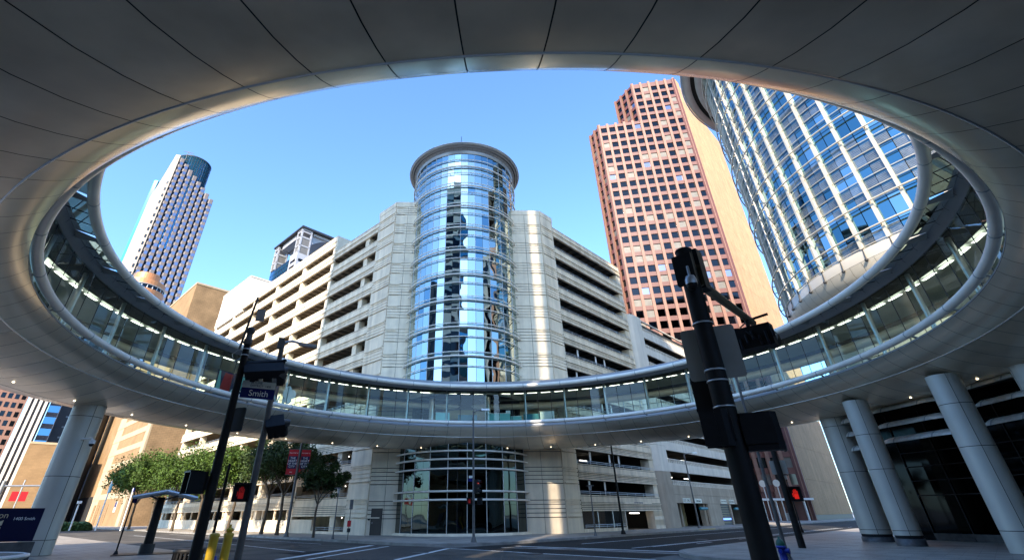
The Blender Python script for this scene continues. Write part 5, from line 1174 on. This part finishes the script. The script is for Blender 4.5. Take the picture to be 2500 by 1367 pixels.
# banner pole
p = Vector((-15.95, 45.2, 0)); o = thing('banner_pole', 'street pole with two red heart of the city banners', 'banner pole', p + UP * 0.15)
b = MB(); b.tube([p + UP * 0.15, p + UP * 8.6], [0.13, 0.08], 10, local=False); b.build('pole', 'polegrey', o); b = MB(); b.tube([p + UP * 0.15, p + UP * 0.5], [0.24, 0.15], 8, local=False); b.build('base', 'polegrey', o)
bx = Vector((0.96, 0.28, 0)).normalized(); by = Vector((bx.y, -bx.x, 0))
for s in (-1, 1):
    c = p + bx * s * 0.52
    bb = MB(c, bx, -by); bb.box(-0.40, 0.40, -0.012, 0.012, 4.75, 6.72); fl = bb.build('banner', 'redflag', o)
    bb = MB(c, bx, -by); bb.box(-0.36, 0.36, -0.016, 0.016, 5.2, 6.2); bb.build('navy_field', 'navyflag', fl)
    text(fl, 'THE\nHEART\nOF THE\nCITY', 0.235, c + by * 0.02 + UP * 5.70, bx, UP, align='LEFT' if False else 'CENTER'); text(fl, 'WELCOME TO', 0.11, c + by * 0.02 + UP * 6.45, bx, UP); text(fl, 'VISIT', 0.1, c + by * 0.02 + UP * 4.92, bx, UP)
    [(lambda bb: (rod(bb, p + UP * zz, p + bx * s * 0.95 + UP * zz, 0.025, 5), bb.build('banner_arm', 'polegrey', o)))(MB()) for zz in (6.76, 4.72)]
# pole with the red hand on the right corner, and the slim lamp before it
p = Vector((15.05, 25.95, 0)); o = thing('walk_signal_pole', 'dark pole with a lit red hand signal, right of the big mast', 'signal pole', p + UP * 0.15); b = MB(); b.tube([p + UP * 0.15, p + UP * 6.0], [0.16, 0.11], 12, local=False); b.build('pole', 'pole', o); vq = (CAM - p); vq.z = 0; vq.normalize(); sq = vq.cross(UP) * -1
pedbox(o, p + sq * 0.40 + UP * 2.35, vq, 0.5, 0.62, True, 0.2); b = MB(); rod(b, p + UP * 2.35, p + sq * 0.2 + UP * 2.35, 0.04); b.build('signal_bracket', 'black', o)
plate(o, p - vq * 0.16 + UP * 3.55 + sq * 0.02, sq, vq, 0.72, 0.62, 'signback', 'sign_back')
b = MB(p - vq * 0.2, sq, vq); b.box(-1.0, 0.4, -0.02, 0.02, 4.62, 4.76); b.build('name_plate', 'signblue', o)
p = pol(28.75, 22.0); o = lamppost(p, 7.2, 'slim grey lamp post rising behind the walk signal box of the mast', 'polegrey', 0.07, Vector((-0.3, -0.1, 0)))
# street pieces in the sunny gap before the pink tower
for s, w_, h_, nm, lb, m in ((-6, 1.6, 1.3, 'utility_cabinet', 'grey utility cabinet in the sunny gap before the pink tower', 'signback'), ):
    p = PK - E1 * 8 + E2 * 2.2; o = thing(nm, lb, 'cabinet', p + UP * 0.15); b = MB(p, E1, E2); b.box(-w_ / 2, w_ / 2, -0.4, 0.4, 0.25, 0.15 + h_); b.build('body', m, o); b = MB(p, E1, E2); b.box(-w_ / 2 + 0.05, w_ / 2 - 0.05, -0.42, -0.4, 0.35, h_); b.build('door', 'steel', o); b = MB(p, E1, E2); b.box(-w_ / 2 - 0.1, w_ / 2 + 0.1, -0.5, 0.5, 0.1, 0.25); b.build('base', 'kerb', o)
for i, (a, lb) in enumerate(((9.0, 'round traffic sign on a pale post before the pink tower, left one'), (6.6, 'round traffic sign on a pale post before the pink tower, right one'))):
    p = PK - E1 * 12 + E2 * (a - 5); o = thing('round_sign', lb, 'road sign', p + UP * 0.15, 'round signs before the pink tower'); b = MB(); rod(b, p + UP * 0.15, p + UP * 6.4, 0.09); b.build('post', 'steel', o); b = MB(); b.add([p - E1 * 0.12 + E2 * 0.6 * cos(t) + UP * (6.3 + 0.6 * sin(t)) for t in [2 * pi * j / 20 for j in range(20)]], [tuple(range(20))]); b.build('disc', 'signwhite', o)
# left street: banner pole and sign pole before the tan block, hedges
p = Vector((-75.5, 94.0, 0)); 
for i, (az, d, h, lb, flag) in enumerate(((-35.2, 92, 6.2, 'pale sign pole with a teal plate before the tan brick block', 'tealseat'), (-33.4, 88, 5.2, 'pale sign pole with a small blue plate before the tan brick block', 'signblue'), (-37.0, 96, 3.4, 'short pale lamp by the dark loading bay', None))):
    p = pol(az, d); o = thing('roadside_pole', lb, 'pole', p + UP * 0.15, 'pale poles before the tan block'); b = MB(); b.tube([p + UP * 0.1, p + UP * h], 0.10, 8, local=False); b.build('shaft', 'white', o)
    if flag: b = MB(p, E2, E1); b.box(-1.1, 0.6, -0.05, 0.05, h - 1.5, h - 0.4) if i == 0 else b.box(-0.5, 0.5, -0.05, 0.05, h - 0.5, h); b.build('plate', flag, o)
    else: b = MB(p, E2, E1); b.box(-0.25, 0.25, -0.25, 0.25, h, h + 0.35); b.build('lamp_head', 'white', o)
for i, (az, lb) in enumerate(((-37.6, 'clipped round hedge farthest left of three by the loading bay'), (-36.95, 'clipped round hedge in the middle of three by the loading bay'), (-36.2, 'clipped round hedge farthest right of three by the loading bay'))):
    p = pol(az, 100); rn = random.Random(i); b = MB()
    for j in range(900):
        t, f_ = rn.uniform(0, 2 * pi), math.acos(rn.uniform(-0.2, 1)); c = p + Vector((1.25 * sin(f_) * cos(t), 1.25 * sin(f_) * sin(t), 0.15 + 0.95 * cos(f_))); n_ = Vector((rn.uniform(-1, 1), rn.uniform(-1, 1), rn.uniform(-1, 1))).normalized(); x = n_.orthogonal().normalized() * 0.11; y = n_.cross(x)
        b.add([c - x - y, c + x - y, c + x + y, c - x + y], [(0, 1, 2, 3)])
    b.ball(p + UP * 0.5, 1.05, sz=0.7); o = b.build('hedge', 'hedge', None); tag(o, lb, 'hedge', 'clipped hedges'); 
p = pol(-41.15, 70); o = thing('banner_lamp_pole', 'distant pole with red banners left of the left round column', 'banner pole', p + UP * 0.1); b = MB(); b.tube([p + UP * 0.1, p + UP * 5.0], 0.06, 8, local=False); b.build('pole', 'steel', o)
for s in (-1, 1): b = MB(p, Vector((0.75, 0.65, 0)), Vector((-0.65, 0.75, 0))); b.box(s * 0.36 - 0.28, s * 0.36 + 0.28, -0.02, 0.02, 3.1, 3.95); b.build('banner', 'redflag', o)
p = pol(-42.4, 45); o = thing('sign_gantry', 'pale street pole with a long arm left of the left round column', 'pole', p + UP * 0.15); b = MB(); b.tube([p + UP * 0.1, p + UP * 3.7], 0.10, 8, local=False); b.build('pole', 'steel', o); b = MB(); q_ = pol(-38.6, 45); b.tube([p + UP * 3.4, q_ + UP * 3.5], 0.06, 6, local=False); b.build('arm', 'steel', o)

# ---------------------------------------------------------------- trees on the left pavement
def limb(mb, p, d, L, r, rn, depth, tips):
    pts = [p]; rs = [r]; n = 4
    for i in range(n):
        d = (d + Vector((rn.uniform(-1, 1), rn.uniform(-1, 1), rn.uniform(-0.3, 0.6))) * 0.16).normalized(); pts.append(pts[-1] + d * L / n); rs.append(r * (1 - 0.45 * (i + 1) / n))
    mb.tube(pts, rs, 7 if depth < 2 else 5, local=False)
    if depth >= 3: tips.append(pts[-1]); return
    for i in range(3 if depth else 4):
        a = rn.uniform(0, 2 * pi); s = Vector((cos(a), sin(a), rn.uniform(0.15, 0.8))).normalized(); k = rn.choice((2, 3, 4)); limb(mb, pts[k], (d * 0.55 + s * 0.8).normalized(), L * rn.uniform(0.55, 0.8), rs[k] * 0.62, rn, depth + 1, tips)
    tips.append(pts[-1])
def tree(p, h, cw, ch, seed, label, m, nleaf=7000, trunk_r=0.13, clear=0.35, ls=0.13):
    rn = random.Random(seed); o = thing('street_tree', label, 'tree', p + UP * 0.15, 'street trees on the left pavement')
    b = MB(); tips = []; d = Vector((rn.uniform(-0.08, 0.08), rn.uniform(-0.08, 0.08), 1)).normalized(); zc = h * clear; f = p + UP * 0.12
    pts = [f + d * (zc * i / 4) + Vector((rn.uniform(-1, 1), rn.uniform(-1, 1), 0)) * 0.05 for i in range(5)]; b.tube(pts, [trunk_r * 1.35, trunk_r, trunk_r * 0.92, trunk_r * 0.88, trunk_r * 0.8], 10, local=False)
    for i in range(4):
        a = i * pi / 2 + rn.uniform(-0.5, 0.5); limb(b, pts[-1], Vector((cos(a) * 0.7, sin(a) * 0.7, 1)).normalized(), (h - zc) * 0.42, trunk_r * 0.6, rn, 1, tips)
    b.build('trunk', 'bark', o)
    c0 = p + UP * (h - ch / 2); clumps = []
    for i in range(34):
        t, f_, r = rn.uniform(0, 2 * pi), math.acos(rn.uniform(-0.75, 1)), rn.uniform(0.45, 0.92)
        clumps.append((c0 + Vector((cw * r * sin(f_) * cos(t), cw * r * sin(f_) * sin(t), ch / 2 * r * cos(f_))), rn.uniform(0.16, 0.34) * cw))
    for tp in tips:
        if (tp - c0).length < cw * 1.3: clumps.append((tp, rn.uniform(0.14, 0.24) * cw))
    lf = MB(); vs = []; fs = []
    for i in range(nleaf):
        c, r = rn.choice(clumps); v = Vector((rn.gauss(0, 1), rn.gauss(0, 1), rn.gauss(0, 0.8))); v = v.normalized() * r * rn.random() ** 0.4; c = c + v
        nrm = (v.normalized() * 0.5 + Vector((rn.uniform(-1, 1), rn.uniform(-1, 1), rn.uniform(0, 1.2)))).normalized(); x = nrm.orthogonal().normalized(); a = rn.uniform(0, 2 * pi); x = (x * cos(a) + nrm.cross(x) * sin(a)); y = nrm.cross(x); s = ls * rn.uniform(0.6, 1.25); n0 = len(vs)
        vs += [c - x * s, c + y * s * 0.45 + nrm * s * 0.12, c + x * s, c - y * s * 0.45 + nrm * s * 0.12]; fs.append((n0, n0 + 1, n0 + 2, n0 + 3))
    lf.add(vs, fs); lf.build('crown', m, o)
    return o
tree(Vector((-13.0, 42.9, 0)), 6.3, 1.8, 3.9, 3, 'small dark street tree in front of the garage corner windows', 'leaf2', 6500, 0.09, 0.36, 0.12)
tree(Vector((-18.2, 49.2, 0)), 8.8, 3.2, 4.6, 8, 'forked street tree just left of the red banner pole', 'leaf2', 15000, 0.14, 0.36, 0.14)
tree(Vector((-21.0, 52.5, 0)), 9.0, 3.6, 5.0, 15, 'street tree with a pale sunlit trunk, behind the slim signal pole', 'leaf2', 15000, 0.15, 0.36, 0.14)
tree(Vector((-26.0, 56.2, 0)), 8.8, 3.4, 4.8, 22, 'dense street tree behind the street sign pole', 'leaf', 14000, 0.15, 0.38, 0.15)
tree(Vector((-31.6, 60.6, 0)), 8.6, 3.7, 4.9, 29, 'broad street tree seen above the right end of the bus shelter', 'leaf', 14000, 0.15, 0.38, 0.15)
tree(Vector((-37.6, 66.4, 0)), 9.8, 4.6, 6.4, 36, 'broad bright green street tree directly over the bus shelter roof', 'leaf', 15000, 0.16, 0.36, 0.16)
tree(Vector((-43.8, 72.0, 0)), 10.2, 4.9, 6.8, 43, 'tall street tree left of the bus shelter, second from the tan brick block', 'leaf', 15000, 0.16, 0.34, 0.17)
tree(Vector((-51.5, 79.8, 0)), 10.4, 5.2, 7.6, 50, 'leftmost street tree, its crown hanging before the tan brick block', 'leaf', 15000, 0.17, 0.3, 0.18)

# ---------------------------------------------------------------- unseen towers around the viewer, sun, sky and camera
EL = 32.0
behind('banded_office_tower', 'off-white banded office tower behind the viewer, mirrored in the glass tower', -36.0, -8.0, 34, 60, 92, 'cream', 'far_glass')
behind('added_dark_tower', 'unseen dark glass tower added behind the viewer for shade and reflections', -7.4, 15.5, 40, 66, 95, 'darkstone', 'blue_glass')  # unseen, added for shade; the slit beside it passes a sun streak
behind('added_podium', 'unseen long low brown block added behind the viewer to keep bright sky out of the lobby glass', -95, 70, 22, 33, 15, 'brown', 'far_glass')  # unseen, added to block low bright sky from the lobby reflections
beside('added_striped_tower', 'unseen striped tower added left of the view for the glass tower reflections', -92, 78, 20, 62, 'darkstone', 'far_glass')  # unseen, added to darken what the drum mirrors on the left
beside('added_pale_tower', 'unseen pale striped tower added right of the view for the glass tower reflections', 100, 62, 16, 70, 'cream', 'far_glass')  # unseen, added as something for the drum's right-hand panes to mirror
beside('added_brown_tower', 'unseen brown striped tower added right of the view for the glass tower reflections', 82, 95, 24, 85, 'redbrown', 'far_glass')  # unseen, added behind the pale one for the same reflections
su = bpy.data.lights.new('sun', 'SUN'); su.energy = 2.9; su.angle = R(0.5); su.color = (1.0, 0.87, 0.70)
so_ = bpy.data.objects.new('sun', su); col.objects.link(so_); dirv = Vector((SD.x * cos(R(EL)), SD.y * cos(R(EL)), sin(R(EL)))); so_.rotation_euler = dirv.to_track_quat('Z', 'Y').to_euler(); so_.location = dirv * 300
w = bpy.data.worlds.new('World'); sc.world = w; w.use_nodes = True; n = w.node_tree.nodes; bg = n['Background']
sk = n.new('ShaderNodeTexSky'); sk.sky_type = 'NISHITA'; sk.sun_disc = False; sk.sun_elevation = R(EL); sk.sun_rotation = SH; sk.air_density = 1.0; sk.dust_density = 0.7; sk.ozone_density = 2.0; sk.altitude = 0
tn = n.new('ShaderNodeMix'); tn.data_type = 'RGBA'; tn.blend_type = 'MULTIPLY'; tn.inputs['Factor'].default_value = 1; tn.inputs['B'].default_value = (0.56, 0.735, 0.92, 1); w.node_tree.links.new(sk.outputs[0], tn.inputs['A']); w.node_tree.links.new(tn.outputs['Result'], bg.inputs[0]); bg.inputs[1].default_value = 0.15
cd = bpy.data.cameras.new('camera'); co = bpy.data.objects.new('camera', cd); col.objects.link(co); sc.camera = co
cd.sensor_fit = 'HORIZONTAL'; cd.sensor_width = 36; cd.lens = 1133.568 / 2500 * 36; cd.shift_x = (1250 - 1164.505) / 2500; cd.shift_y = (590.03 - 683.5) / 2500; cd.clip_start = 0.05; cd.clip_end = 4000
pt, ro = R(30.41989), R(-0.50408)
fw = Vector((0, cos(pt), sin(pt))); up = Vector((0, -sin(pt), cos(pt))); rt = Vector((1, 0, 0))
r2 = rt * cos(ro) + up * sin(ro); u2 = -rt * sin(ro) + up * cos(ro)
M4 = Matrix((r2, u2, -fw)).transposed().to_4x4(); M4.translation = CAM; co.matrix_world = M4
vsn = sc.view_settings; sc.display_settings.display_device = 'sRGB'; vsn.view_transform = 'Standard'; vsn.look = 'None'; vsn.exposure = 2.0; vsn.gamma = 1.0; vsn.use_curve_mapping = False
sc.cycles.max_bounces = 8; sc.cycles.transparent_max_bounces = 16; sc.cycles.caustics_reflective = True; sc.cycles.caustics_refractive = False; sc.cycles.sample_clamp_indirect = 20; sc.cycles.use_denoising = True
sc.cycles.glossy_bounces = 5; sc.cycles.diffuse_bounces = 4
